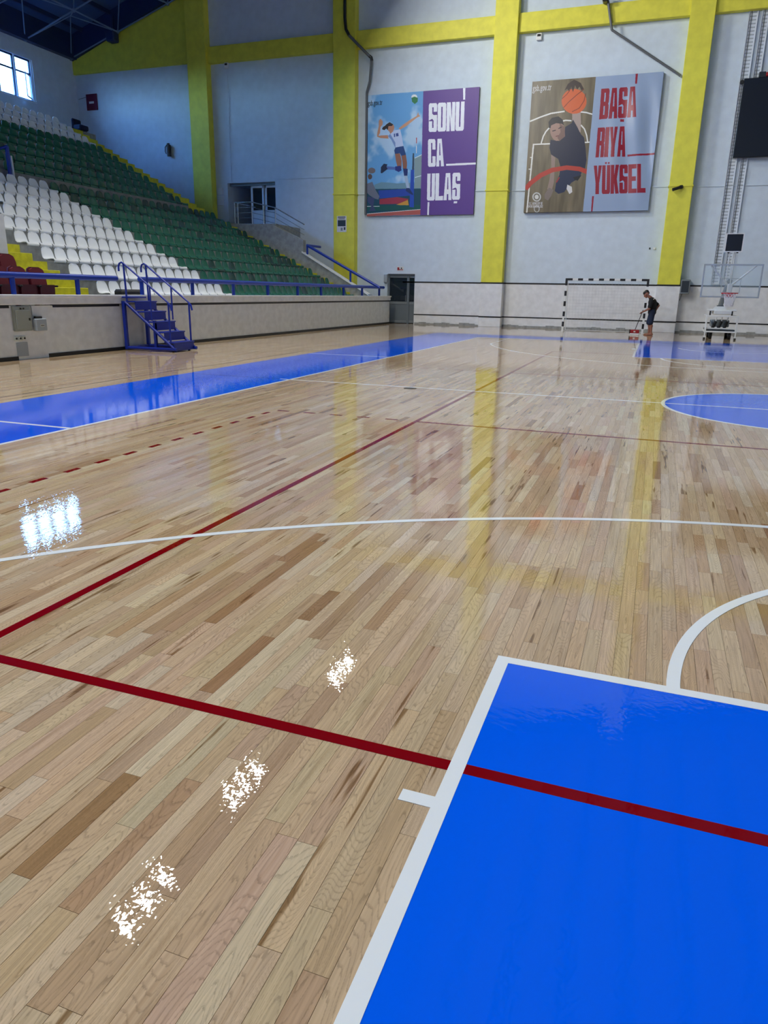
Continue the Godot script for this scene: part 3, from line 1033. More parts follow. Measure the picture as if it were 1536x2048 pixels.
func build_rails() -> void:
	var x := -13.95
	for q in [["blue tubular guard rail on the ledge left of the blue steps", 9.0, 17.55, [10.5, 12.6, 14.55, 16.3]], ["long blue tubular guard rail on the ledge right of the blue steps", 18.42, 35.7, [18.47, 20.6, 22.7, 24.8, 26.95, 28.9, 31.05, 33.05, 35.15]]]:
		var t := thing("guard_rail", q[0], "railing", P(x, 1.25, q[1]), "guard rails on the ledge")
		var s := Shape.new()
		s.tube([P(x, 1.62, q[1]), P(x, 1.62, q[2])], 0.062, 14)
		s.sphere(P(x, 1.62, q[1]), Vector3.ONE * 0.062, 8, 12)
		s.sphere(P(x, 1.62, q[2]), Vector3.ONE * 0.062, 8, 12)
		obj("top_tube", s, M.rail_blue, t)
		for d in q[3]:
			obj("post", tb([P(x, 1.25, d), P(x, 1.6, d)], 0.05, 12), M.rail_blue, t)
	var t := thing("sloping_rail", "blue rail sloping down the concrete parapet at the far end", "railing", P(-15.4, 2.0, 34.15))
	obj("top_tube", tb([P(-17.05, 3.36, 34.15), P(-13.55, 1.6, 34.15)], 0.06, 12), M.rail_blue, t)
	obj("return_tube", tb([P(-17.05, 3.36, 34.15), P(-16.95, 3.36, 35.3)], 0.055, 12), M.rail_blue, t)
	for px in [-17.05, -14.95]:
		obj("post", tb([P(px, 3.36 + (px + 17.05) * -0.503, 34.15), P(px, 2.95 + (px + 17.05) * -0.545, 34.15)], 0.045, 10), M.rail_blue, t)
	t = thing("steel_railing", "stainless steel railing on the landing before the stand entrance", "railing", P(-19.8, 4.3, 34.4))
	var top := [P(-20.85, 5.24, 34.4), P(-19.95, 5.24, 34.4), P(-18.75, 4.98, 34.4), P(-17.3, 4.25, 34.4)]
	for h in [0.0, 0.22, 0.44, 0.66]:
		var pts := []
		for p in top: pts.append(p - Vector3(0, h, 0))
		obj("top_tube" if h == 0.0 else "bar", tb(pts, 0.024 if h == 0.0 else 0.01, 8), M.steel, t)
	for q in [[-20.85, 5.24, 4.3], [-20.68, 5.24, 4.3], [-19.95, 5.24, 4.27], [-19.35, 5.11, 4.22], [-18.75, 4.98, 4.2]]:
		obj("post", tb([P(q[0], q[2], 34.4), P(q[0], q[1], 34.4)], 0.022, 8), M.steel, t)
	obj("return_tube", tb([P(-20.85, 5.24, 34.4), P(-20.85, 5.24, 36.3)], 0.024, 8), M.steel, t)

func build_steps() -> void:
	# movable blue metal stairs up to the ledge
	var t := thing("blue_steps", "blue metal steps with handrails leading up to the grandstand ledge", "steps", P(-13.1, 0, 17.95))
	var d0 := 17.5
	var d1 := 18.3
	for k in 5:
		var x := -12.42 - 0.25 * k
		var y := 0.225 * (k + 1)
		var st := obj("step", bx(P(x - 0.27, y - 0.03, d0), P(x + 0.02, y, d1), 0.006), M.stair_blue, t)
		obj("riser", bx(P(x - 0.012, y - 0.2, d0 + 0.01), P(x, y - 0.03, d1 - 0.01)), M.stair_blue, st)
	obj("platform", bx(P(-13.82, 1.19, d0 - 0.02), P(-13.55, 1.22, d1 - 0.2), 0.006), M.stair_blue, t)
	for d in [d0, d1]:
		obj("stringer", tb([P(-12.42, 0.08, d), P(-13.7, 1.1, d)], 0.035, 6), M.stair_blue, t)
		obj("base_tube", tb([P(-12.35, 0.06, d), P(-13.75, 0.06, d)], 0.04, 6), M.stair_blue, t)
		obj("leg", bx(P(-13.78, 0.02, d - 0.035), P(-13.7, 1.12, d + 0.035), 0.004), M.stair_blue, t)
		var arc := [P(-13.80, 1.78, d), P(-13.80, 1.88, d), P(-13.77, 1.95, d), P(-13.71, 1.975, d), P(-13.64, 1.94, d), P(-12.52, 1.12, d), P(-12.45, 1.05, d), P(-12.42, 0.93, d)]
		obj("handrail", tb(arc, 0.022, 8), M.stair_blue, t)
		obj("rail_post", tb([P(-13.64, 1.1, d), P(-13.66, 1.95, d)], 0.022, 8), M.stair_blue, t)
		obj("rail_post", tb([P(-12.98, 0.7, d), P(-12.98, 1.46, d)], 0.018, 8), M.stair_blue, t)
		obj("rail_post", tb([P(-12.5, 0.22, d), P(-12.5, 1.1, d)], 0.022, 8), M.stair_blue, t)
	obj("mid_leg", bx(P(-12.98, 0.06, d0 + 0.02), P(-12.92, 0.7, d0 + 0.08)), M.stair_blue, t)
	obj("cross_tube", tb([P(-13.74, 0.06, d0), P(-13.74, 0.06, d1)], 0.035, 6), M.stair_blue, t)
	for d in [d0 + 0.08, d1 - 0.1]:
		obj("foot", tb([P(-12.5, 0.0, d), P(-12.5, 0.05, d)], 0.03, 8), M.black_rubber, t)

# ---------- fittings on the far wall ----------
func words(text: String, height: float, m: Material, parent: Node, at: Vector3, called := "lettering") -> void:
	var t := TextMesh.new()
	t.text = text
	var f := SystemFont.new()
	f.font_names = PackedStringArray(["Droid Sans"])
	f.font_weight = 700
	t.font = f
	t.font_size = 32
	t.pixel_size = height / 23.0
	t.depth = 0.004
	var o := MeshInstance3D.new()
	o.mesh = t
	o.material_override = m
	o.name = called
	parent.add_child(o, true)
	o.position = at - base_of(parent)
	o.scale = Vector3(0.55, 1, 1)

func build_wall_fittings() -> void:
	var t: Node3D
	# drain pipes
	t = thing("drain_pipe", "dark and grey drain pipe crossing the second yellow pilaster", "pipe", P(-16.1, 9.6, FAR - 0.45))
	obj("upper_pipe", tb([P(-16.15, 17.5, FAR - 0.5), P(-16.15, 12.75, FAR - 0.5), P(-16.1, 12.3, FAR - 0.5), P(-15.95, 12.05, FAR - 0.5)], 0.065, 10), M.pipe_dark, t)
	obj("offset_pipe", tb([P(-15.95, 12.05, FAR - 0.5), P(-15.02, 11.2, FAR - 0.32)], 0.06, 10), M.pipe_grey, t)
	obj("elbow", tb([P(-15.06, 11.24, FAR - 0.33), P(-14.98, 11.18, FAR - 0.31), P(-14.96, 11.06, FAR - 0.29)], 0.068, 10), M.pipe_dark, t)
	obj("lower_pipe", tb([P(-14.97, 11.1, FAR - 0.3), P(-15.08, 10.3, FAR - 0.2), P(-15.27, 9.9, FAR - 0.07)], 0.055, 10), M.pipe_grey, t)
	tag(obj("wall_pipe", tb([P(-15.27, 9.9, FAR - 0.065), P(-15.275, 4.85, FAR - 0.065)], 0.055, 10), M.pipe_grey), "grey pipe running down the left edge of the volleyball poster", "pipe")
	t = thing("bracket_pipe", "grey pipe hanging over the beam above the basketball poster", "pipe", P(-5.0, 11.2, FAR - 0.4))
	obj("clamp", bx(P(-5.36, 12.25, FAR - 0.62), P(-5.14, 12.5, FAR - 0.28), 0.03), M.pipe_dark, t)
	obj("pipe", tb([P(-5.24, 12.6, FAR - 0.4), P(-4.93, 11.34, FAR - 0.35)], 0.05, 10), M.pipe_grey, t)
	obj("brace", tb([P(-4.93, 11.34, FAR - 0.35), P(-2.2, 9.62, FAR - 0.15)], 0.045, 10), M.pipe_grey, t)
	# emergency lights
	for q in [[-22.38, 11.5, "left of the second"], [-7.78, 11.44, "right of the third"]]:
		t = thing("emergency_light", "small white emergency light under the beam %s yellow pilaster" % q[2], "light", P(q[0], q[1], FAR), "emergency lights under the beams")
		obj("housing", bx(P(q[0] - 0.11, q[1] - 0.14, FAR - 0.022), P(q[0] + 0.11, q[1] + 0.12, FAR - 0.12), 0.02), M.white_metal, t)
		obj("lamp", bx(P(q[0] - 0.07, q[1] - 0.01, FAR - 0.12), P(q[0] + 0.07, q[1] + 0.07, FAR - 0.14), 0.01), M.black_rubber, t)
		if q[0] < -20.0:
			obj("cable", tb([P(q[0], q[1] - 0.14, FAR - 0.035), P(q[0], 6.45, FAR - 0.035)], 0.014, 6), M.wall_paint, t)
	# maroon flag, extinguisher, white boxes
	t = thing("maroon_banner", "small maroon banner with white word high in the corner", "banner", P(-30.38, 10.05, FAR - 0.03))
	obj("cloth", bx(P(-30.73, 10.08, FAR - 0.05), P(-30.05, 10.82, FAR - 0.01), 0.008), M.flag_maroon, t)
	obj("word_patch", bx(P(-30.55, 10.38, FAR - 0.056), P(-30.25, 10.48, FAR - 0.05)), M.paper, t)
	obj("rod", tb([P(-31.2, 10.62, FAR - 0.04), P(-30.7, 10.7, FAR - 0.04)], 0.015, 6), M.grey_metal, t)
	t = thing("fire_extinguisher", "dark fire extinguisher hung on the wall left of the first yellow pilaster", "extinguisher", P(-25.88, 7.7, FAR - 0.12))
	obj("cylinder", tb([P(-25.84, 7.72, FAR - 0.13), P(-25.84, 8.16, FAR - 0.13), P(-25.85, 8.24, FAR - 0.13)], 0.1, 14), M.extinguisher_dark, t)
	obj("valve", bx(P(-25.92, 8.24, FAR - 0.17), P(-25.8, 8.33, FAR - 0.1), 0.01), M.black_rubber, t)
	obj("hose", tb([P(-25.92, 8.28, FAR - 0.14), P(-26.04, 8.15, FAR - 0.15), P(-26.05, 7.95, FAR - 0.15), P(-26.0, 7.85, FAR - 0.15)], 0.02, 8), M.black_rubber, t)
	for q in [[6.22, 5.9, "upper"], [5.84, 5.41, "lower"]]:
		tag(obj("wall_box", bx(P(-23.2, q[1], FAR), P(-22.88, q[0], FAR - 0.1), 0.015), M.white_frame), "%s of two white boxes on the wall left of the stand entrance" % q[2], "wall box", "white boxes by the stand entrance")
	# notice on the second pilaster
	t = thing("paper_notice", "paper notice with dark photo taped to the second yellow pilaster", "notice", P(-16.33, 4.08, FAR - 0.43))
	obj("sheet", bx(P(-16.57, 4.08, FAR - 0.43), P(-16.09, 4.78, FAR - 0.424)), M.paper, t)
	obj("photo", bx(P(-16.53, 4.33, FAR - 0.434), P(-16.13, 4.60, FAR - 0.43)), M.dark_panel, t)
	obj("headline", bx(P(-16.52, 4.71, FAR - 0.434), P(-16.14, 4.745, FAR - 0.43)), M.black_paint, t)
	obj("headline", bx(P(-16.49, 4.64, FAR - 0.434), P(-16.17, 4.67, FAR - 0.43)), M.black_paint, t)
	obj("small_print", bx(P(-16.22, 4.17, FAR - 0.434), P(-16.14, 4.29, FAR - 0.43)), M.dark_panel, t)
	obj("small_print", bx(P(-16.38, 4.14, FAR - 0.434), P(-16.28, 4.27, FAR - 0.43)), M.grey_metal, t)
	# exit sign and door closer box
	t = thing("exit_sign", "white sign with red figure and black dot above the grey door", "sign", P(-13.53, 2.4, FAR - 0.01))
	obj("plate", bx(P(-13.7, 2.38, FAR), P(-13.36, 2.58, FAR - 0.015), 0.004), M.paper, t)
	obj("red_figure", bx(P(-13.67, 2.41, FAR - 0.018), P(-13.57, 2.54, FAR - 0.015)), M.machine_red, t)
	obj("black_dot", tb([P(-13.47, 2.5, FAR - 0.014), P(-13.47, 2.5, FAR - 0.019)], 0.035, 12), M.black_rubber, t)
	obj("red_word", bx(P(-13.57, 2.42, FAR - 0.018), P(-13.39, 2.455, FAR - 0.015)), M.machine_red, t)
	tag(obj("meter_box", bx(P(-14.3, 1.86, FAR), P(-14.14, 2.22, FAR - 0.12), 0.01), M.box_grey), "narrow grey box on the wall left of the grey door", "wall box")
	# black camera on the fourth pilaster, floodlight above the stripe
	t = thing("security_camera", "black security camera on the fourth yellow pilaster", "camera", P(-1.78, 5.5, FAR - 0.45))
	obj("barrel", tb([P(-1.98, 5.5, FAR - 0.62), P(-1.70, 5.6, FAR - 0.5)], 0.06, 10), M.black_rubber, t)
	obj("mount", tb([P(-1.70, 5.6, FAR - 0.5), P(-1.66, 5.62, FAR - 0.42)], 0.075, 10), M.black_rubber, t)
	t = thing("wall_sensor", "tiny white sensor on the wall left of the fourth yellow pilaster", "sensor", P(-2.4, 3.34, FAR))
	obj("body", bx(P(-2.46, 3.3, FAR), P(-2.36, 3.39, FAR - 0.05), 0.01), M.white_metal, t)
	obj("lens", bx(P(-2.62, 3.31, FAR), P(-2.56, 3.38, FAR - 0.03), 0.01), M.dark_panel, t)
	t = thing("grey_loudspeaker", "dark grey box loudspeaker beside the foot of the fourth yellow pilaster", "loudspeaker", P(-1.05, 1.56, FAR - 0.3))
	obj("cabinet", bx(P(-1.22, 1.56, FAR - 0.05), P(-0.86, 2.13, FAR - 0.45), 0.02), M.grey_metal, t)
	obj("grille", bx(P(-1.18, 1.62, FAR - 0.455), P(-0.9, 2.07, FAR - 0.448)), M.dark_panel, t)
	obj("bracket", tb([P(-1.12, 1.56, FAR - 0.2), P(-1.18, 1.3, FAR - 0.05)], 0.018, 6), M.grey_metal, t)
	# cable ladders
	for q in [[-0.08, 0.24, 0.0, "left of the two perforated white cable trays on the right wall section"], [0.36, 0.62, 0.0, "right of the two perforated white cable trays, behind the scoreboard"]]:
		t = thing("cable_tray", q[3], "cable tray", P((q[0] + q[1]) / 2, 2.0, FAR), "white cable trays")
		obj("back", bx(P(q[0], 1.95, FAR - 0.022), P(q[1], 17.0, FAR - 0.035)), M.white_frame, t)
		for e in [q[0], q[1] - 0.02]:
			obj("flange", bx(P(e, 1.95, FAR - 0.02), P(e + 0.02, 17.0, FAR - 0.09)), M.white_frame, t)
		for k in 90:
			obj("slot", bx(P(q[0] + 0.05, 2.05 + 0.12 * k, FAR - 0.035), P(q[1] - 0.05, 2.09 + 0.12 * k, FAR - 0.039)), M.box_grey, t)
		obj("cable", tb([P(q[0] + 0.1, 2.0, FAR - 0.05), P(q[0] + 0.1, 17.0, FAR - 0.05)], 0.012, 6), M.pipe_grey, t)
	# scoreboard
	t = thing("scoreboard", "large dark navy scoreboard hung on the wall at the right edge", "scoreboard", P(1.6, 6.6, FAR - 0.2))
	obj("cabinet", bx(P(0.06, 6.62, FAR - 0.12), P(4.2, 9.33, FAR - 0.32), 0.02), M.scoreboard_black, t)
	for x in [1.35, 2.75]:
		obj("panel_joint", bx(P(x, 6.66, FAR - 0.319), P(x + 0.02, 9.29, FAR - 0.326)), M.black_rubber, t)
	obj("knob", tb([P(0.0, 9.22, FAR - 0.2), P(0.0, 9.22, FAR - 0.32)], 0.07, 12), M.black_rubber, t)
	for x in [0.75, 3.6]:
		obj("bracket", bx(P(x, 8.9, FAR - 0.022), P(x + 0.1, 9.1, FAR - 0.13)), M.grey_metal, t)
	t = thing("siren_box", "small dark box with red lamp on top of the scoreboard", "siren", P(0.7, 9.33, FAR - 0.2))
	obj("box", bx(P(0.55, 9.33, FAR - 0.12), P(0.78, 9.52, FAR - 0.3), 0.01), M.dark_panel, t)
	obj("red_lamp", bx(P(0.78, 9.36, FAR - 0.16), P(0.92, 9.5, FAR - 0.3), 0.02), M.machine_red, t)
	# dark fitting under the roof edge
	t = thing("roof_speaker", "dark horn fitting hanging under the roof edge in the corner", "fitting", P(-28.5, 13.0, FAR - 0.4))
	obj("body", bx(P(-28.72, 12.85, FAR - 0.2), P(-28.25, 13.3, FAR - 0.65), 0.05), M.ceiling_steel, t)
	obj("arm", tb([P(-28.5, 13.3, FAR - 0.4), P(-28.5, 14.0, FAR - 0.35)], 0.05, 8), M.ceiling_steel, t)

# ---------- printed posters ----------
func fill_poly(im: Image, pts: PackedVector2Array, col: Color) -> void:
	var y0 := 1e9
	var y1 := -1e9
	for p in pts:
		y0 = minf(y0, p.y); y1 = maxf(y1, p.y)
	for y in range(maxi(0, int(y0)), mini(im.get_height() - 1, int(y1)) + 1):
		var yc := y + 0.5
		var cuts := []
		for i in pts.size():
			var a := pts[i]
			var b := pts[(i + 1) % pts.size()]
			if (a.y <= yc) != (b.y <= yc):
				cuts.append(a.x + (yc - a.y) / (b.y - a.y) * (b.x - a.x))
		cuts.sort()
		for i in range(0, cuts.size() - 1, 2):
			var x0: int = int(round(cuts[i]))
			var x1: int = int(round(cuts[i + 1]))
			if x1 > x0:
				im.fill_rect(Rect2i(x0, y, x1 - x0, 1), col)

const GLYPHS := {
	"O": [[[12, 0, 88, 0, 100, 6, 100, 94, 88, 100, 12, 100, 0, 94, 0, 6]], [[42, 14, 58, 14, 58, 86, 42, 86]]],
	"S": [[[12, 0, 88, 0, 100, 6, 100, 94, 88, 100, 12, 100, 0, 94, 0, 6]], [[42, 14, 58, 14, 58, 30, 100, 30, 100, 41, 58, 41, 42, 36], [0, 62, 42, 62, 42, 86, 58, 86, 58, 60, 42, 54, 0, 60]]],
	"N": [[[0, 0, 100, 0, 100, 100, 0, 100]], [[38, 42, 54, 100, 38, 100], [46, 0, 62, 0, 62, 58]]],
	"U": [[[0, 0, 100, 0, 100, 94, 88, 100, 12, 100, 0, 94]], [[42, 0, 58, 0, 58, 86, 42, 86]]],
	"C": [[[12, 0, 88, 0, 100, 6, 100, 94, 88, 100, 12, 100, 0, 94, 0, 6]], [[42, 14, 58, 14, 58, 38, 100, 38, 100, 62, 58, 62, 58, 86, 42, 86]]],
	"A": [[[22, 0, 78, 0, 100, 100, 0, 100]], [[46, 16, 54, 16, 58, 60, 42, 60], [41, 78, 59, 78, 61, 100, 39, 100]]],
	"L": [[[0, 0, 46, 0, 46, 84, 100, 84, 100, 100, 0, 100]], []],
	"B": [[[0, 0, 88, 0, 100, 6, 100, 44, 92, 50, 100, 56, 100, 94, 88, 100, 0, 100]], [[42, 14, 58, 14, 58, 43, 42, 43], [42, 57, 58, 57, 58, 86, 42, 86]]],
	"R": [[[0, 0, 88, 0, 100, 6, 100, 46, 92, 52, 100, 58, 100, 100, 0, 100]], [[42, 14, 58, 14, 58, 44, 42, 44], [42, 60, 58, 60, 58, 100, 42, 100]]],
	"I": [[[0, 0, 100, 0, 100, 100, 0, 100]], []],
	"Y": [[[0, 0, 40, 0, 50, 42, 60, 0, 100, 0, 72, 62, 72, 100, 28, 100, 28, 62]], []],
	"K": [[[0, 0, 42, 0, 42, 38, 58, 0, 100, 0, 74, 49, 100, 100, 58, 100, 42, 62, 42, 100, 0, 100]], []],
	"E": [[[0, 0, 100, 0, 100, 15, 44, 15, 44, 42, 92, 42, 92, 58, 44, 58, 44, 85, 100, 85, 100, 100, 0, 100]], []],
}

func print_poster(shapes: Array, lines: Array, ground: Image) -> ImageTexture:
	var n := ground.get_width()
	for q in shapes:
		var pts := PackedVector2Array()
		for i in range(0, q[1].size(), 2):
			pts.append(Vector2(q[1][i], q[1][i + 1]) * n / 1000.0)
		fill_poly(ground, pts, rgb(q[0][0], q[0][1], q[0][2]))
	for q in lines:
		var text: String = q[0]
		var c: Array = q[1]
		var wide := 0.0
		for ch in text: wide += 0.5 if ch == "I" else 1.0
		var x := 0.0
		for ch in text:
			var w := 0.5 if ch == "I" else 1.0
			for layer in 2:
				var col: Array = q[2] if layer == 0 else q[3]
				for g in GLYPHS[ch][layer]:
					var pts := PackedVector2Array()
					for i in range(0, g.size(), 2):
						var u: float = (x + w * (0.03 + 0.94 * g[i] / 100.0)) / wide
						var v: float = g[i + 1] / 100.0
						var tp := Vector2(c[0], c[1]).lerp(Vector2(c[2], c[3]), u)
						var bt := Vector2(c[6], c[7]).lerp(Vector2(c[4], c[5]), u)
						pts.append(tp.lerp(bt, v) * n / 1000.0)
					fill_poly(ground, pts, rgb(col[0], col[1], col[2]))
			x += w
	return ImageTexture.create_from_image(ground)

func poster_sheet(x0: float, x1: float, y0: float, y1: float, d: float, sag: float) -> Shape:
	# stretched vinyl on a frame; sag gives shallow folds towards its right side
	var s := Shape.new()
	var nu := 40
	var nv := 16
	var at := func(u: float, v: float) -> Vector3:
		var k := sag * smoothstep(0.5, 1.0, u) * sin(PI * clampf(v, 0.02, 0.98)) * (sin(u * 34.0 - v * 5.0) + 0.6 * sin(u * 15.0 + v * 7.0))
		return P(lerpf(x0, x1, u), lerpf(y1, y0, v), d - k)
	var nrm := func(u: float, v: float) -> Vector3:
		var e := 0.01
		return ((at.call(u, v + e) - at.call(u, v - e)) as Vector3).cross((at.call(u + e, v) - at.call(u - e, v)) as Vector3).normalized()
	for i in nu:
		for j in nv:
			var u0 := float(i) / nu
			var u1 := float(i + 1) / nu
			var v0 := float(j) / nv
			var v1 := float(j + 1) / nv
			var k := s.v.size()
			s.quad_uv(at.call(u0, v1), at.call(u1, v1), at.call(u1, v0), at.call(u0, v0), [Vector2(u0, v1), Vector2(u1, v1), Vector2(u1, v0), Vector2(u0, v0)])
			var ns := [nrm.call(u0, v1), nrm.call(u1, v0), nrm.call(u1, v1), nrm.call(u0, v1), nrm.call(u0, v0), nrm.call(u1, v0)]
			for m in 6: s.n[k + m] = ns[m]
	return s

func build_posters() -> void:
	var n := 768
	# sky with soft clouds, and a wooden court, as printed
	var cloud := noise_image(256, 256, 0.012, 44, 4)
	cloud.resize(n, n, Image.INTERPOLATE_CUBIC)
	var grain := noise_image(256, 32, 0.05, 45, 4)
	grain.resize(n, n, Image.INTERPOLATE_CUBIC)
	var a := Image.create(n, n, false, Image.FORMAT_RGB8)
	var b := Image.create(n, n, false, Image.FORMAT_RGB8)
	var dc := cloud.get_data()
	var dg := grain.get_data()
	for y in n:
		for x in n:
			var k := smoothstep(0.45, 0.75, dc[y * n + x] / 255.0) * 0.75
			a.set_pixel(x, y, rgb(104, 168, 222).lerp(rgb(206, 226, 242), k))
			b.set_pixel(x, y, rgb(88, 80, 62).lerp(rgb(134, 122, 98), dg[y * n + x] / 255.0))
	var y0 := 4.78
	var y1 := 9.78
	var t := thing("volleyball_poster", "square volleyball poster, sky blue and purple, with white words", "poster", P(-12.67, y0, FAR - 0.05), "posters on the far wall")
	var pm := mat("volleyball_print", Color.WHITE, 0.45)
	pm.albedo_texture = print_poster(VOLLEYBALL_SHAPES, VOLLEYBALL_WORDS, a)
	obj("printed_sheet", poster_sheet(-15.2, -10.14, y0, y1, FAR - 0.1, 0.0), pm, t)
	obj("frame", bx(P(-15.2, y0, FAR), P(-10.14, y1, FAR - 0.09)), M.dark_panel, t)
	words("gsb.gov.tr", 0.19, M.dark_panel, t, P(-14.86, y1 - 0.33, FAR - 0.103), "web_address")
	t = thing("basketball_poster", "square basketball poster, wood brown and silver grey, with red words", "poster", P(-5.37, y0, FAR - 0.05), "posters on the far wall")
	pm = mat("basketball_print", Color.WHITE, 0.3)
	pm.albedo_texture = print_poster(BASKETBALL_SHAPES, BASKETBALL_WORDS, b)
	obj("printed_sheet", poster_sheet(-7.91, -2.83, y0 + 0.02, y1 + 0.02, FAR - 0.17, 0.05), pm, t)
	obj("frame", bx(P(-7.91, y0 + 0.02, FAR), P(-2.83, y1 + 0.02, FAR - 0.085)), M.dark_panel, t)
	words("gsb.gov.tr", 0.21, M.print_white, t, P(-7.5, y1 - 0.24, FAR - 0.173), "web_address")
	words("T.C. GENÇLİK VE", 0.1, M.print_white, t, P(-7.42, y0 + 0.38, FAR - 0.173), "ministry_name")
	words("SPOR BAKANLIĞI", 0.1, M.print_white, t, P(-7.42, y0 + 0.26, FAR - 0.173), "ministry_name")

# ---------- things on the court ----------
func build_goal() -> void:
	var d := 34.2
	var x0 := -5.56
	var x1 := -2.46
	var t := thing("handball_goal", "handball goal with black and white striped posts before the far wall", "goal", P((x0 + x1) / 2, 0, d))
	var h := 2.0
	for x in [x0, x1]:
		var post := obj("post", bx(P(x - 0.04, 0, d - 0.04), P(x + 0.04, h + 0.08, d + 0.04), 0.006), M.white_metal, t)
		for k in 5:
			obj("black_band", bx(P(x - 0.042, 0.2 + 0.4 * k, d - 0.042), P(x + 0.042, 0.4 + 0.4 * k + (0.08 if k == 4 else 0.0), d + 0.042), 0.006), M.black_paint, post)
	var bar := obj("crossbar", bx(P(x0 + 0.04, h, d - 0.04), P(x1 - 0.04, h + 0.08, d + 0.04), 0.006), M.white_metal, t)
	var n := 15
	var w := (x1 - x0 - 0.08) / n
	for k in range(0, n, 2):
		obj("black_band", bx(P(x0 + 0.04 + w * k, h - 0.002, d - 0.042), P(x0 + 0.04 + w * (k + 1), h + 0.082, d + 0.042), 0.006), M.black_paint, bar)
	var s := Shape.new()
	for x in [x0, x1]:
		s.tube([P(x, h + 0.04, d), P(x, h + 0.02, d + 0.6), P(x, 0.03, d + 1.0), P(x, 0.03, d)], 0.014, 6)
	s.tube([P(x0, 0.03, d + 1.0), P(x1, 0.03, d + 1.0)], 0.014, 6)
	s.tube([P(x0, h + 0.02, d + 0.6), P(x1, h + 0.02, d + 0.6)], 0.014, 6)
	obj("back_frame", s, M.white_metal, t)
	s = Shape.new()
	var k := 0
	var x := x0
	while x <= x1 + 0.01:
		s.tube([P(x, h, d + 0.02), P(x, h - 0.03, d + 0.6), P(x, 0.03, d + 0.98)], 0.0022, 3)
		x += 0.124
	for j in 17:
		var q := j / 16.0
		s.tube([P(x0, lerpf(h - 0.03, 0.03, q), d + lerpf(0.6, 0.98, q)), P(x1, lerpf(h - 0.03, 0.03, q), d + lerpf(0.6, 0.98, q))], 0.0022, 3)
	for j in 16:
		for xx in [x0, x1]:
			var y := 0.1 + 0.12 * j
			s.tube([P(xx, y, d), P(xx, y, d + lerpf(0.98, 0.6, y / h))], 0.0022, 3)
	tag(obj("net", s, M.goal_net_cord, t), "", "", "", "stuff")

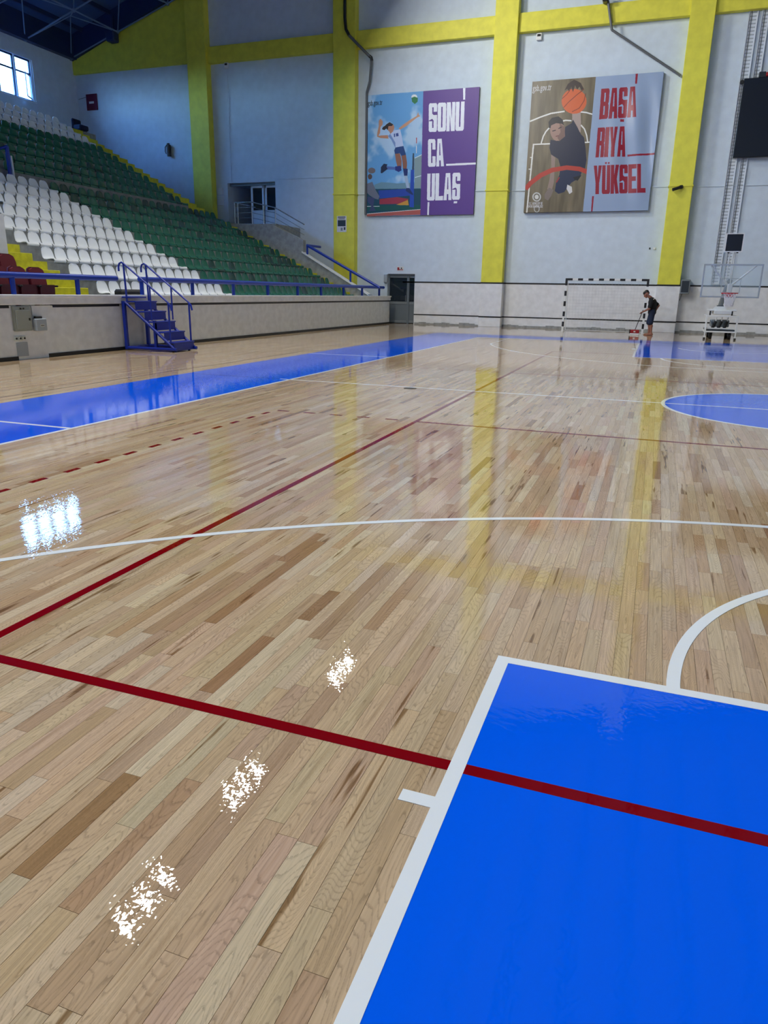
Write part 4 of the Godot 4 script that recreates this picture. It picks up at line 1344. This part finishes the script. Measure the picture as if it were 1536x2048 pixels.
func build_basket() -> void:
	var t := thing("basketball_stand", "white wheeled basketball stand with lowered glass backboard and red rim", "basketball stand", P(0.2, 0, 32.6))
	# front guard frame
	var f := 32.2
	var fr := Shape.new()
	fr.box(P(-0.33, 0.29, f + 0.03), P(-0.27, 0.78, f - 0.03), 0.006)
	fr.box(P(0.68, 0.29, f + 0.03), P(0.74, 0.78, f - 0.03), 0.006)
	fr.box(P(-0.33, 0.78, f + 0.03), P(0.74, 0.83, f - 0.03), 0.006)
	fr.box(P(-0.33, 0.24, f + 0.03), P(0.74, 0.29, f - 0.03), 0.006)
	obj("guard_frame", fr, M.white_metal, t)
	for x in [-0.3, 0.71]:
		obj("side_tube", bx(P(x - 0.025, 0.785, 34.0), P(x + 0.025, 0.825, f + 0.03)), M.white_metal, t)
		obj("side_tube", bx(P(x - 0.025, 0.245, 34.0), P(x + 0.025, 0.285, f + 0.03)), M.white_metal, t)
		obj("leg", bx(P(x - 0.02, 0.05, f + 0.02), P(x + 0.02, 0.25, f - 0.02)), M.white_metal, t)
		obj("stopper", tb([P(x, 0.0, f), P(x, 0.06, f)], 0.04, 10), M.black_rubber, t)
		for d in [32.5, 33.8]:
			var wx: float = x * 0.62 + 0.1
			var wheel := obj("wheel", tb([P(wx - 0.05, 0.11, d), P(wx + 0.05, 0.11, d)], 0.11, 16), M.black_rubber, t)
			obj("fork", bx(P(wx - 0.06, 0.11, d - 0.02), P(wx + 0.06, 0.26, d + 0.02)), M.grey_metal, wheel)
	obj("lower_deck", bx(P(-0.27, 0.29, 34.0), P(0.68, 0.34, 32.3)), M.dark_panel, t)
	obj("deck_rail", bx(P(-0.24, 0.36, 32.36), P(0.64, 0.4, 32.32)), M.white_metal, t)
	for k in 3:
		var cx := 0.0 + 0.19 * k
		obj("counterweight", tb([P(cx - 0.05, 0.40, 32.4), P(cx + 0.03, 0.60, 32.55)], 0.055, 10), M.black_rubber, t)
		obj("weight_lever", tb([P(cx + 0.03, 0.6, 32.55), P(cx + 0.05, 0.76, 32.6)], 0.02, 8), M.white_metal, t)
	obj("machine_box", bx(P(-0.1, 0.42, 33.6), P(0.5, 0.66, 32.7), 0.02), M.grey_metal, t)
	obj("top_plate", bx(P(-0.08, 0.86, 33.8), P(0.5, 1.0, 32.35), 0.02), M.white_metal, t)
	obj("top_cover", bx(P(-0.24, 0.98, 33.9), P(0.66, 1.03, 32.4), 0.015), M.white_metal, t)
	for x in [-0.22, 0.5]:
		obj("strut", bx(P(x, 0.83, 32.5), P(x + 0.05, 0.98, 32.45)), M.black_rubber, t)
	var p := Shape.new()
	p.prism(PackedVector2Array([Vector2(-0.12, 1.03), Vector2(0.34, 1.03), Vector2(0.26, 1.14), Vector2(0.0, 1.14)]), P(0, 0, 32.9), Vector3.RIGHT, Vector3.UP, Vector3(0, 0, 0.3))
	obj("mast_foot", p, M.white_metal, t)
	obj("mast_collar", tb([P(0.12, 1.13, 32.75), P(0.12, 1.17, 32.75)], 0.12, 14), M.dark_panel, t)
	obj("mast", tb([P(0.12, 1.15, 32.75), P(0.2, 1.75, 32.3), P(0.24, 2.0, 31.8)], 0.085, 12), M.grey_metal, t)
	# backboard
	var d := 31.2
	var bb := Shape.new()
	bb.box(P(-0.66, 1.46, d), P(1.14, 2.51, d - 0.012))
	var board := obj("backboard", bb, M.board_glass, t)
	fr = Shape.new()
	for q in [[-0.68, 1.16, 2.48, 2.53], [-0.68, 1.16, 1.44, 1.49], [-0.68, -0.63, 1.49, 2.48], [1.11, 1.16, 1.49, 2.48]]:
		fr.box(P(q[0], q[2], d + 0.02), P(q[1], q[3], d - 0.02), 0.004)
	obj("board_frame", fr, M.box_grey, board)
	fr = Shape.new()
	for q in [[-0.06, 0.54, 2.05, 2.07], [-0.06, 0.54, 1.60, 1.62], [-0.06, -0.04, 1.62, 2.05], [0.52, 0.54, 1.62, 2.05]]:
		fr.box(P(q[0], q[2], d - 0.013), P(q[1], q[3], d - 0.015))
	obj("target_square", fr, M.box_grey, board)
	for q in [[-0.45, 2.48], [0.95, 2.48]]:
		obj("brace", tb([P(q[0], q[1], d + 0.04), P(0.24, 1.8, d + 0.45)], 0.03, 8), M.white_metal, t)
	obj("board_bracket", bx(P(0.17, 1.6, d + 0.5), P(0.31, 1.9, d + 0.03), 0.02), M.white_metal, t)
	# rim and net
	var rc := P(0.24, 1.58, d - 0.38)
	var pts := []
	for k in 29:
		pts.append(rc + Vector3(cos(TAU * k / 28.0), 0, sin(TAU * k / 28.0)) * 0.228)
	var rim := obj("rim", tb(pts, 0.011, 8), M.rim_red, t)
	obj("rim_bracket", bx(P(0.13, 1.46, d - 0.02), P(0.35, 1.60, d - 0.15), 0.01), M.rim_red, rim)
	obj("rim_ears", bx(P(-0.02, 1.56, d - 0.03), P(0.5, 1.6, d - 0.06), 0.008), M.rim_red, rim)
	var s := Shape.new()
	for k in 12:
		for dir in [-1.0, 1.0]:
			var strand := []
			for j in 7:
				var q := j / 6.0
				var a: float = TAU * (k + dir * j * 0.5) / 12.0
				strand.append(rc + Vector3(cos(a) * lerpf(0.225, 0.13, sqrt(q)), -0.42 * q, sin(a) * lerpf(0.225, 0.13, sqrt(q))))
			s.tube(strand, 0.007, 4)
	obj("net", s, M.net_cord, rim)
	# shot clock on its poles above the board
	var c := thing("shot_clock", "square black shot clock in white frame above the glass backboard", "shot clock", P(0.19, 2.5, 31.7))
	obj("face", bx(P(-0.06, 2.96, 31.70), P(0.44, 3.5, 31.62), 0.01), M.scoreboard_black, c)
	fr = Shape.new()
	for q in [[-0.09, 0.47, 3.5, 3.53], [-0.09, 0.47, 2.93, 2.96], [-0.09, -0.06, 2.96, 3.5], [0.44, 0.47, 2.96, 3.5]]:
		fr.box(P(q[0], q[2], 31.71), P(q[1], q[3], 31.61))
	obj("frame", fr, M.white_metal, c)
	for x in [0.1, 0.26]:
		obj("pole", tb([P(x, 1.9, 31.72), P(x, 2.96, 31.67)], 0.018, 8), M.white_metal, c)
	for x in [0.02, 0.3]:
		obj("foot_lug", bx(P(x, 2.9, 31.70), P(x + 0.06, 2.93, 31.64)), M.black_rubber, c)

# ---------- the person ----------
func flesh(bones: Array, cell: float, k: float) -> ArrayMesh:
	# bones: [a, b, ra, rb]; tapered capsules joined with a smooth minimum, meshed as surface nets
	var lo := Vector3.ONE * 1e9
	var hi := -lo
	for b in bones:
		var r := maxf(b[2], b[3]) + 3.0 * cell + k
		lo = lo.min(b[0] - Vector3.ONE * r).min(b[1] - Vector3.ONE * r)
		hi = hi.max(b[0] + Vector3.ONE * r).max(b[1] + Vector3.ONE * r)
	var nx := int((hi.x - lo.x) / cell) + 2
	var ny := int((hi.y - lo.y) / cell) + 2
	var nz := int((hi.z - lo.z) / cell) + 2
	var f := PackedFloat32Array()
	f.resize(nx * ny * nz)
	f.fill(1.0)
	for b in bones:
		var a: Vector3 = b[0]
		var ab: Vector3 = b[1] - b[0]
		var l2 := maxf(ab.length_squared(), 1e-9)
		var r := maxf(b[2], b[3]) + 2.0 * cell + k
		var m0 := ((a.min(b[1]) - Vector3.ONE * r - lo) / cell).floor()
		var m1 := ((a.max(b[1]) + Vector3.ONE * r - lo) / cell).ceil()
		for z in range(maxi(0, int(m0.z)), mini(nz - 1, int(m1.z)) + 1):
			for y in range(maxi(0, int(m0.y)), mini(ny - 1, int(m1.y)) + 1):
				for x in range(maxi(0, int(m0.x)), mini(nx - 1, int(m1.x)) + 1):
					var p := lo + Vector3(x, y, z) * cell - a
					var t := clampf(p.dot(ab) / l2, 0.0, 1.0)
					var dd: float = (p - ab * t).length() - lerpf(b[2], b[3], t)
					var id := (z * ny + y) * nx + x
					var h := maxf(k - absf(f[id] - dd), 0.0) / k
					f[id] = minf(f[id], dd) - h * h * k * 0.25
	var ids := {}
	var verts := PackedVector3Array()
	var offs := [0, 1, nx, nx + 1, nx * ny, nx * ny + 1, nx * ny + nx, nx * ny + nx + 1]
	var faces := PackedInt32Array()
	for z in nz - 1:
		for y in ny - 1:
			for x in nx - 1:
				var id := (z * ny + y) * nx + x
				var inside := 0
				for o in offs:
					if f[id + o] < 0.0: inside += 1
				if inside == 0 or inside == 8: continue
				var sum := Vector3.ZERO
				var cnt := 0
				for e in [[0, 1], [2, 3], [4, 5], [6, 7], [0, 2], [1, 3], [4, 6], [5, 7], [0, 4], [1, 5], [2, 6], [3, 7]]:
					var fa := f[id + offs[e[0]]]
					var fb := f[id + offs[e[1]]]
					if (fa < 0.0) != (fb < 0.0):
						var t := fa / (fa - fb)
						var ca := Vector3(e[0] & 1, (e[0] >> 1) & 1, e[0] >> 2)
						var cb := Vector3(e[1] & 1, (e[1] >> 1) & 1, e[1] >> 2)
						sum += ca.lerp(cb, t)
						cnt += 1
				ids[id] = verts.size()
				verts.append(lo + (Vector3(x, y, z) + sum / cnt) * cell)
	for id in ids:
		for axis in 3:
			var step: int = [1, nx, nx * ny][axis]
			var u: int = [nx, nx * ny, 1][axis]
			var w: int = [nx * ny, 1, nx][axis]
			var s0 := f[id] < 0.0
			if s0 == (f[id + step] < 0.0): continue
			if not (ids.has(id - u) and ids.has(id - w) and ids.has(id - u - w)): continue
			var q := [ids[id], ids[id - u], ids[id - u - w], ids[id - w]]
			faces.append_array([q[0], q[2], q[1], q[0], q[3], q[2]] if s0 else [q[0], q[1], q[2], q[0], q[2], q[3]])
	var st := SurfaceTool.new()
	st.begin(Mesh.PRIMITIVE_TRIANGLES)
	st.set_smooth_group(0)
	for v in verts: st.add_vertex(v)
	for i in faces: st.add_index(i)
	st.generate_normals()
	return st.commit()

func body_part(called: String, bones: Array, cell: float, k: float, m: Material, parent: Node) -> void:
	var o := MeshInstance3D.new()
	o.mesh = flesh(bones, cell, k)
	o.material_override = m
	o.name = called
	parent.add_child(o, true)

func build_person() -> void:
	var at := P(-2.2, 0, 33.62)
	var t := thing("person", "barefoot person in black t-shirt and navy shorts working beside the goal", "person", at)
	# local frame: -x is the way the person faces, z towards the camera
	var bones := []
	var hips := Vector3(0.02, 0.90, 0)
	var chest := Vector3(-0.02, 1.22, 0)
	var neck := Vector3(-0.10, 1.40, 0.02)
	var head := Vector3(-0.25, 1.51, 0.05)
	bones.append([hips + Vector3(0, 0, -0.07), hips + Vector3(0, 0, 0.07), 0.115, 0.115])
	bones.append([hips, Vector3(0.01, 1.08, 0), 0.12, 0.115])
	bones.append([Vector3(0.01, 1.08, 0), chest, 0.115, 0.13])
	bones.append([chest + Vector3(-0.02, 0.08, -0.13), chest + Vector3(-0.02, 0.08, 0.13), 0.075, 0.075])
	bones.append([chest + Vector3(-0.03, 0.1, 0), neck, 0.08, 0.055])
	bones.append([neck, head + Vector3(0.06, -0.06, 0), 0.055, 0.055])
	for s: float in [-1.0, 1.0]:
		var knee := Vector3(-0.02 + 0.03 * s, 0.49, 0.11 * s)
		var ankle := Vector3(0.03 + 0.04 * s, 0.09, 0.11 * s)
		bones.append([hips + Vector3(0, -0.03, 0.09 * s), knee, 0.09, 0.056])
		bones.append([knee, knee.lerp(ankle, 0.35) + Vector3(0.02, 0, 0), 0.054, 0.055])
		bones.append([knee.lerp(ankle, 0.35) + Vector3(0.02, 0, 0), ankle, 0.052, 0.036])
		bones.append([ankle, ankle + Vector3(0.05, -0.055, 0), 0.036, 0.034])
		bones.append([ankle + Vector3(0.02, -0.05, 0), ankle + Vector3(-0.13, -0.062, 0), 0.036, 0.028])
		for k in 4:
			bones.append([ankle + Vector3(-0.12, -0.066, 0.03 * s - 0.02 * k * s), ankle + Vector3(-0.185 + 0.012 * k, -0.075, 0.036 * s - 0.022 * k * s), 0.016 - 0.001 * k, 0.013])
	# arms: near one reaches down to the handle, far one bent back with the hand on the hip
	var grip := Vector3(-0.34, 0.80, 0.10)
	var arms := [[chest + Vector3(-0.03, 0.07, 0.2), Vector3(-0.10, 0.99, 0.24), grip + Vector3(0.05, 0.08, 0.01)], [chest + Vector3(0.0, 0.07, -0.2), Vector3(0.22, 1.11, -0.2), Vector3(0.15, 0.93, -0.13)]]
	for a in arms:
		bones.append([a[0], a[1], 0.056, 0.044])
		bones.append([a[1], a[2], 0.043, 0.03])
	body_part("body", bones, 0.013, 0.035, M.skin, t)
	# hands
	for i in 2:
		var wrist: Vector3 = arms[i][2]
		var hand := []
		var dir: Vector3 = (wrist - arms[i][1]).normalized()
		var palm := wrist + dir * 0.06
		hand.append([wrist - dir * 0.02, wrist + dir * 0.02, 0.028, 0.026])
		for k in 4:
			var side := Vector3(0, 0.0, 0.033 - 0.022 * k) + Vector3(0.012, -0.01, 0) * (k - 1.5) * 0.6
			var root := palm + side + dir * 0.02
			hand.append([wrist + side * 0.5, root, 0.017, 0.014])
			var curl := Vector3(-0.03, -0.03, 0) if i == 0 else Vector3(0.0, -0.03, 0.012)
			var mid := root + dir * (0.034 - 0.003 * absf(k - 1.2)) + curl * 0.3
			var tip := mid + curl * 0.9 + dir * 0.006
			hand.append([root, mid, 0.0095, 0.0088])
			hand.append([mid, tip, 0.0088, 0.0078])
		hand.append([wrist + dir * 0.02 + Vector3(-0.01, 0, 0.02), palm + Vector3(-0.02, 0.005, 0.045), 0.014, 0.011])
		hand.append([palm + Vector3(-0.02, 0.005, 0.045), palm + dir * 0.03 + Vector3(-0.03, 0, 0.05), 0.011, 0.009])
		body_part("hand", hand, 0.005, 0.008, M.skin, t)
	# head looking down to the left
	var fw := Vector3(-0.78, -0.55, 0.30).normalized()
	var up := (Vector3.UP - fw * fw.y).normalized()
	var rt := fw.cross(up)
	var hb := []
	hb.append([head + up * 0.045 - fw * 0.02, head + up * 0.03 + fw * 0.012, 0.088, 0.082])
	hb.append([head + up * 0.02 + fw * 0.03, head - up * 0.055 + fw * 0.045, 0.07, 0.05])
	hb.append([head - up * 0.07 + fw * 0.05, head - up * 0.09 + fw * 0.062, 0.04, 0.026])
	hb.append([head + up * 0.012 + fw * 0.098, head - up * 0.03 + fw * 0.112, 0.011, 0.016])
	hb.append([head - up * 0.058 + fw * 0.088 - rt * 0.018, head - up * 0.058 + fw * 0.088 + rt * 0.018, 0.011, 0.011])
	for s: float in [-1.0, 1.0]:
		hb.append([head + rt * 0.083 * s + up * 0.012 - fw * 0.012, head + rt * 0.086 * s - up * 0.03 - fw * 0.004, 0.014, 0.010])
		hb.append([head + rt * 0.018 * s + up * 0.033 + fw * 0.088, head + rt * 0.046 * s + up * 0.032 + fw * 0.074, 0.011, 0.010])
	hb.append([head - up * 0.05 - fw * 0.01, neck, 0.052, 0.052])
	body_part("head", hb, 0.006, 0.016, M.skin, t)
	var eyes := Shape.new()
	for s: float in [-1.0, 1.0]:
		eyes.sphere(at + head + rt * 0.032 * s + up * 0.012 + fw * 0.083, Vector3.ONE * 0.012, 6, 8)
	obj("eyes", eyes, M.hair, t)
	var hair := []
	hair.append([head + up * 0.075 - fw * 0.035, head + up * 0.078 + fw * 0.04, 0.083, 0.062])
	hair.append([head + up * 0.02 - fw * 0.06, head + up * 0.07 - fw * 0.04, 0.062, 0.08])
	hair.append([head + up * 0.10 + fw * 0.045, head + up * 0.088 + fw * 0.075, 0.045, 0.03])
	body_part("hair", hair, 0.008, 0.02, M.hair, t)
	# clothes
	var shirt := []
	shirt.append([Vector3(0.02, 0.86, -0.06), Vector3(0.02, 0.86, 0.06), 0.145, 0.145])
	shirt.append([Vector3(0.02, 0.88, 0), Vector3(0.01, 1.08, 0), 0.145, 0.145])
	shirt.append([Vector3(0.01, 1.08, 0), chest + Vector3(0.01, 0.0, 0), 0.145, 0.155])
	shirt.append([chest + Vector3(-0.01, 0.075, -0.15), chest + Vector3(-0.01, 0.075, 0.15), 0.092, 0.092])
	shirt.append([chest + Vector3(-0.02, 0.1, 0), neck - Vector3(-0.01, 0.03, 0), 0.095, 0.07])
	for a in arms:
		shirt.append([a[0] - Vector3(0, 0.01, 0), a[0].lerp(a[1], 0.78), 0.08, 0.072])
	body_part("t_shirt", shirt, 0.013, 0.035, M.black_shirt, t)
	var shorts := []
	shorts.append([hips + Vector3(0, -0.03, -0.07), hips + Vector3(0, -0.03, 0.07), 0.135, 0.135])
	for s: float in [-1.0, 1.0]:
		shorts.append([hips + Vector3(0, -0.06, 0.085 * s), Vector3(-0.02 + 0.03 * s, 0.47, 0.11 * s), 0.12, 0.098])
	body_part("shorts", shorts, 0.013, 0.03, M.navy_shorts, t)
	var pr := Shape.new()
	pr.box(Vector3(-0.10, -0.012, -0.004), Vector3(0.09, 0.012, 0.004), 0.002, Transform3D(Basis(Vector3.BACK, 0.62), at + Vector3(0.015, 1.335, 0.232)))
	obj("shirt_print", pr, M.print_white, t)
	# varnish applicator held in the hand
	var b := thing("floor_applicator", "red floor applicator with long dark handle held by the person", "floor applicator", P(-2.72, 0, 33.52))
	obj("handle", tb([at + grip + Vector3(0.03, 0.14, 0.0), P(-2.72, 0.2, 33.5)], 0.013, 8), M.black_rubber, b)
	obj("head", bx(P(-2.90, 0.06, 33.62), P(-2.56, 0.19, 33.42), 0.02), M.machine_red, b)
	obj("label", bx(P(-2.77, 0.1, 33.417), P(-2.70, 0.15, 33.42)), M.print_white, b)
	obj("end_cap", bx(P(-2.93, 0.05, 33.62), P(-2.89, 0.2, 33.42), 0.01), M.black_rubber, b)
	obj("pad", bx(P(-2.90, 0.0, 33.64), P(-2.56, 0.06, 33.40), 0.01), M.paper, b)
const VOLLEYBALL_SHAPES = [
	[[110, 150, 170], [-7, 767, 71, 756, 70, 732, 136, 713, 211, 719, 286, 728, 360, 726, 520, 734, 522, 777]],
	[[18, 72, 92], [-7, 767, 522, 777, 517, 996, 0, 1000]],
	[[35, 70, 165], [110, 782, 417, 775, 420, 832, 122, 851]],
	[[160, 50, 70], [122, 855, 291, 842, 402, 860, 367, 900, 123, 900]],
	[[205, 150, 60], [284, 907, 394, 868, 405, 920]],
	[[12, 85, 80], [-3, 907, 515, 914, 517, 954, -1, 953]],
	[[178, 92, 84], [-1, 978, 516, 950, 517, 996, 0, 1000]],
	[[225, 225, 225], [-1, 918, 124, 919, 124, 914, -1, 913]],
	[[225, 225, 225], [0, 982, 517, 953, 516, 948, -1, 977]],
	[[130, 155, 160], [443, 525, 519, 497, 522, 773, 454, 772]],
	[[215, 230, 235], [449, 529, 520, 501, 517, 495, 446, 523]],
	[[215, 230, 235], [456, 687, 519, 673, 516, 667, 453, 681]],
	[[55, 75, 95], [428, 486, 441, 486, 445, 620, 426, 620]],
	[[30, 75, 178], [415, 620, 445, 620, 452, 933, 410, 928]],
	[[190, 70, 80], [456, 361, 457, 408, 463, 408, 463, 362]],
	[[230, 230, 235], [457, 424, 458, 487, 465, 487, 464, 424]],
	[[235, 240, 240], [456, 41, 455, 47, 450, 53, 443, 57, 435, 58, 425, 58, 416, 55, 409, 50, 404, 44, 402, 38, 404, 31, 408, 26, 415, 22, 424, 20, 433, 21, 442, 23, 449, 28, 454, 34]],
	[[45, 125, 75], [404, 45, 431, 37, 461, 49, 460, 79, 435, 95, 410, 76]],
	[[120, 110, 115], [79, 614, 77, 622, 71, 630, 61, 635, 50, 637, 37, 637, 25, 634, 15, 628, 9, 621, 7, 612, 8, 604, 15, 597, 24, 592, 36, 589, 48, 589, 60, 593, 70, 598, 76, 606]],
	[[92, 70, 62], [48, 664, 47, 671, 44, 678, 38, 683, 31, 686, 24, 686, 17, 683, 11, 677, 8, 670, 6, 663, 7, 655, 11, 648, 16, 643, 23, 641, 30, 641, 37, 644, 43, 649, 47, 656]],
	[[112, 118, 135], [-2, 722, 50, 707, 86, 781, 121, 831, 112, 859, 74, 850, 25, 821, -4, 796]],
	[[62, 70, 112], [6, 829, 74, 846, 62, 912, 87, 954, 20, 957, 43, 912, 3, 870]],
	[[205, 152, 122], [292, 280, 341, 247, 394, 218, 456, 190, 468, 160, 475, 184, 490, 192, 456, 204, 412, 233, 360, 267, 306, 290]],
	[[198, 142, 112], [104, 329, 192, 328, 200, 357, 123, 349, 91, 336, 92, 306, 105, 252, 106, 208, 120, 193, 142, 214, 141, 241, 122, 260, 118, 307]],
	[[190, 135, 108], [200, 287, 232, 281, 247, 309, 215, 320]],
	[[190, 135, 108], [251, 270, 250, 282, 244, 292, 236, 299, 225, 303, 213, 302, 202, 298, 193, 290, 187, 279, 185, 267, 186, 255, 192, 245, 200, 238, 211, 234, 222, 235, 233, 239, 243, 248, 249, 258]],
	[[48, 34, 32], [180, 239, 207, 225, 240, 244, 229, 257, 196, 257, 191, 287, 177, 275, 158, 287, 136, 278, 144, 261, 162, 253]],
	[[192, 208, 238], [193, 336, 251, 294, 306, 287, 322, 340, 336, 403, 341, 427, 266, 436, 260, 400, 226, 367]],
	[[60, 80, 150], [248, 321, 259, 318, 262, 345, 251, 348]],
	[[60, 80, 150], [266, 319, 289, 315, 294, 340, 271, 344]],
	[[120, 150, 205], [193, 336, 215, 320, 264, 393, 266, 436, 226, 367]],
	[[30, 68, 128], [266, 432, 340, 423, 366, 495, 324, 503, 309, 479, 263, 486, 255, 456]],
	[[150, 100, 80], [263, 484, 309, 481, 327, 545, 327, 601, 288, 592, 274, 544]],
	[[140, 92, 74], [323, 502, 365, 495, 378, 563, 376, 612, 342, 611, 333, 546]],
	[[20, 45, 110], [341, 606, 386, 611, 384, 672, 353, 667]],
	[[28, 40, 120], [267, 587, 318, 583, 328, 621, 301, 634, 265, 617]],
	[[165, 188, 215], [353, 667, 383, 667, 402, 747, 409, 775, 380, 772, 361, 706]],
	[[25, 50, 105], [376, 769, 405, 770, 443, 822, 438, 830, 405, 813, 372, 792]],
	[[80, 110, 180], [178, 581, 267, 591, 268, 615, 187, 609]],
	[[24, 34, 66], [132, 587, 159, 560, 193, 567, 184, 587, 196, 605, 143, 639, 130, 636]],
	[[94, 62, 142], [509, -6, 1008, -7, 1009, 1010, 515, 1006]],
	[[236, 240, 250], [857, -10, 878, -11, 881, 88, 864, 89]],
	[[236, 240, 250], [736, 583, 1001, 582, 1002, 598, 737, 599]],
	[[236, 240, 250], [580, 890, 596, 891, 595, 1007, 580, 1007]],
	[[236, 240, 250], [819, 889, 851, 889, 849, 906, 818, 906]],
]
const VOLLEYBALL_WORDS = [
	["SONU", [559, 98, 880, 102, 883, 327, 566, 323], [236, 240, 250], [94, 62, 142]],
	["CA", [562, 379, 705, 381, 720, 602, 570, 602], [236, 240, 250], [94, 62, 142]],
	["ULAS", [566, 656, 871, 658, 876, 878, 570, 879], [236, 240, 250], [94, 62, 142]],
]
const BASKETBALL_SHAPES = [
	[[225, 225, 220], [-3, 300, 88, 270, 170, 248, 277, 239, 274, 228, 166, 237, 83, 260, -8, 290]],
	[[225, 225, 220], [400, 250, 449, 258, 495, 273, 497, 263, 450, 248, 400, 239]],
	[[225, 225, 220], [111, 465, 124, 414, 142, 380, 169, 351, 160, 344, 132, 374, 114, 409, 101, 462]],
	[[225, 225, 220], [259, 311, 291, 306, 336, 311, 336, 301, 289, 295, 255, 301]],
	[[225, 225, 220], [409, 344, 440, 376, 461, 422, 474, 474, 484, 473, 471, 420, 449, 371, 417, 338]],
	[[225, 225, 220], [39, 474, 184, 475, 182, 464, 37, 464]],
	[[225, 225, 220], [447, 478, 496, 477, 494, 467, 445, 468]],
	[[225, 225, 220], [38, 464, 21, 1002, 33, 1004, 50, 465]],
	[[225, 225, 220], [23, 572, 38, 572, 37, 564, 22, 564]],
	[[225, 225, 220], [19, 662, 36, 662, 35, 654, 18, 654]],
	[[168, 150, 142], [336, 241, 402, 245, 413, 326, 416, 399, 378, 366, 343, 322]],
	[[212, 98, 48], [441, 171, 441, 191, 435, 210, 425, 226, 411, 240, 394, 250, 374, 255, 352, 256, 330, 253, 308, 245, 289, 233, 272, 217, 258, 199, 249, 179, 245, 159, 246, 139, 251, 120, 262, 103, 276, 90, 294, 81, 314, 75, 335, 74, 357, 78, 379, 86, 398, 98, 415, 113, 428, 131, 437, 151]],
	[[120, 50, 30], [267, 208, 305, 168, 366, 119, 415, 85, 411, 80, 362, 115, 301, 164, 263, 204]],
	[[120, 50, 30], [336, 243, 391, 219, 424, 167, 431, 114, 426, 113, 419, 165, 387, 215, 333, 238]],
	[[120, 50, 30], [249, 142, 283, 113, 306, 84, 301, 81, 279, 110, 245, 138]],
	[[58, 44, 40], [261, 82, 283, 36, 329, 8, 382, 34, 412, 80, 394, 89, 377, 61, 360, 81, 341, 48, 329, 98, 313, 57, 296, 88, 282, 70]],
	[[20, 28, 58], [180, 440, 253, 453, 292, 420, 290, 350, 338, 325, 348, 299, 386, 355, 417, 407, 447, 436, 466, 514, 482, 605, 475, 675, 279, 652, 256, 588, 194, 551, 177, 501]],
	[[160, 128, 115], [284, 369, 284, 393, 279, 414, 270, 432, 258, 444, 243, 450, 226, 450, 210, 442, 195, 428, 183, 409, 174, 387, 170, 363, 170, 339, 175, 318, 184, 300, 197, 288, 212, 282, 228, 283, 244, 291, 259, 304, 271, 323, 280, 345]],
	[[120, 92, 84], [241, 316, 286, 350, 296, 420, 253, 453, 234, 425, 256, 387]],
	[[22, 22, 32], [161, 352, 153, 305, 178, 276, 229, 268, 266, 295, 278, 338, 263, 325, 216, 317, 176, 332, 173, 352]],
	[[40, 30, 34], [191, 379, 218, 373, 215, 366, 188, 372]],
	[[40, 30, 34], [239, 362, 263, 352, 259, 345, 235, 356]],
	[[110, 60, 60], [222, 420, 246, 415, 244, 408, 219, 413]],
	[[150, 130, 120], [194, 551, 230, 576, 232, 646, 235, 767, 219, 851, 184, 818, 197, 741, 204, 645]],
	[[128, 116, 110], [166, 858, 198, 806, 236, 825, 221, 873, 198, 908, 169, 891]],
	[[24, 38, 72], [279, 652, 457, 675, 442, 738, 378, 772, 325, 844, 280, 857, 248, 834, 253, 767, 274, 712]],
	[[160, 40, 50], [259, 770, 281, 731, 272, 725, 250, 765]],
	[[215, 215, 215], [346, 787, 383, 805, 391, 846, 369, 861, 342, 819]],
	[[15, 18, 30], [387, 732, 453, 718, 427, 759, 401, 752]],
	[[182, 58, 44], [19, 824, 53, 782, 133, 724, 219, 688, 332, 674, 429, 687, 495, 712, 505, 680, 434, 653, 327, 639, 206, 654, 110, 693, 26, 755, -12, 800]],
	[[200, 202, 198], [138, 878, 137, 890, 132, 901, 123, 909, 111, 913, 98, 913, 86, 908, 76, 900, 68, 888, 65, 876, 66, 863, 72, 852, 81, 844, 93, 840, 105, 841, 118, 845, 128, 854, 135, 865]],
	[[110, 104, 90], [128, 877, 127, 887, 123, 895, 117, 901, 109, 904, 99, 903, 91, 900, 83, 894, 78, 885, 76, 876, 77, 867, 80, 859, 87, 853, 95, 850, 104, 850, 113, 854, 121, 860, 126, 868]],
	[[215, 215, 210], [119, 877, 119, 883, 116, 889, 112, 893, 106, 895, 100, 895, 94, 892, 89, 888, 86, 882, 84, 876, 85, 870, 88, 865, 92, 861, 97, 859, 104, 859, 109, 861, 114, 866, 118, 871]],
	[[190, 192, 188], [134, 972, 133, 982, 130, 990, 124, 996, 116, 1000, 107, 999, 99, 996, 92, 989, 87, 981, 85, 971, 86, 962, 89, 953, 95, 947, 103, 944, 111, 944, 120, 948, 127, 954, 132, 963]],
	[[112, 104, 88], [127, 972, 126, 979, 124, 986, 120, 991, 114, 993, 108, 993, 102, 990, 97, 985, 94, 979, 92, 971, 92, 964, 95, 958, 99, 953, 105, 950, 111, 951, 117, 953, 122, 958, 125, 965]],
	[[152, 172, 202], [496, -1, 1010, -8, 1013, 1012, 491, 1009]],
	[[150, 28, 50], [794, -6, 811, -6, 811, 70, 798, 70]],
	[[150, 28, 50], [796, 577, 1006, 572, 1007, 585, 797, 591]],
	[[150, 28, 50], [553, 881, 568, 882, 567, 1006, 556, 1006]],
	[[150, 28, 50], [713, 315, 742, 317, 744, 336, 715, 334]],
	[[150, 28, 50], [630, 626, 644, 626, 644, 640, 630, 640]],
	[[150, 28, 50], [653, 627, 666, 627, 666, 641, 652, 640]],
]
const BASKETBALL_WORDS = [
	["BASA", [545, 88, 816, 88, 834, 307, 549, 308], [150, 28, 50], [152, 172, 202]],
	["RIYA", [546, 369, 766, 369, 783, 591, 549, 588], [150, 28, 50], [152, 172, 202]],
	["YUKSEL", [542, 650, 942, 649, 968, 866, 557, 867], [150, 28, 50], [152, 172, 202]],
]
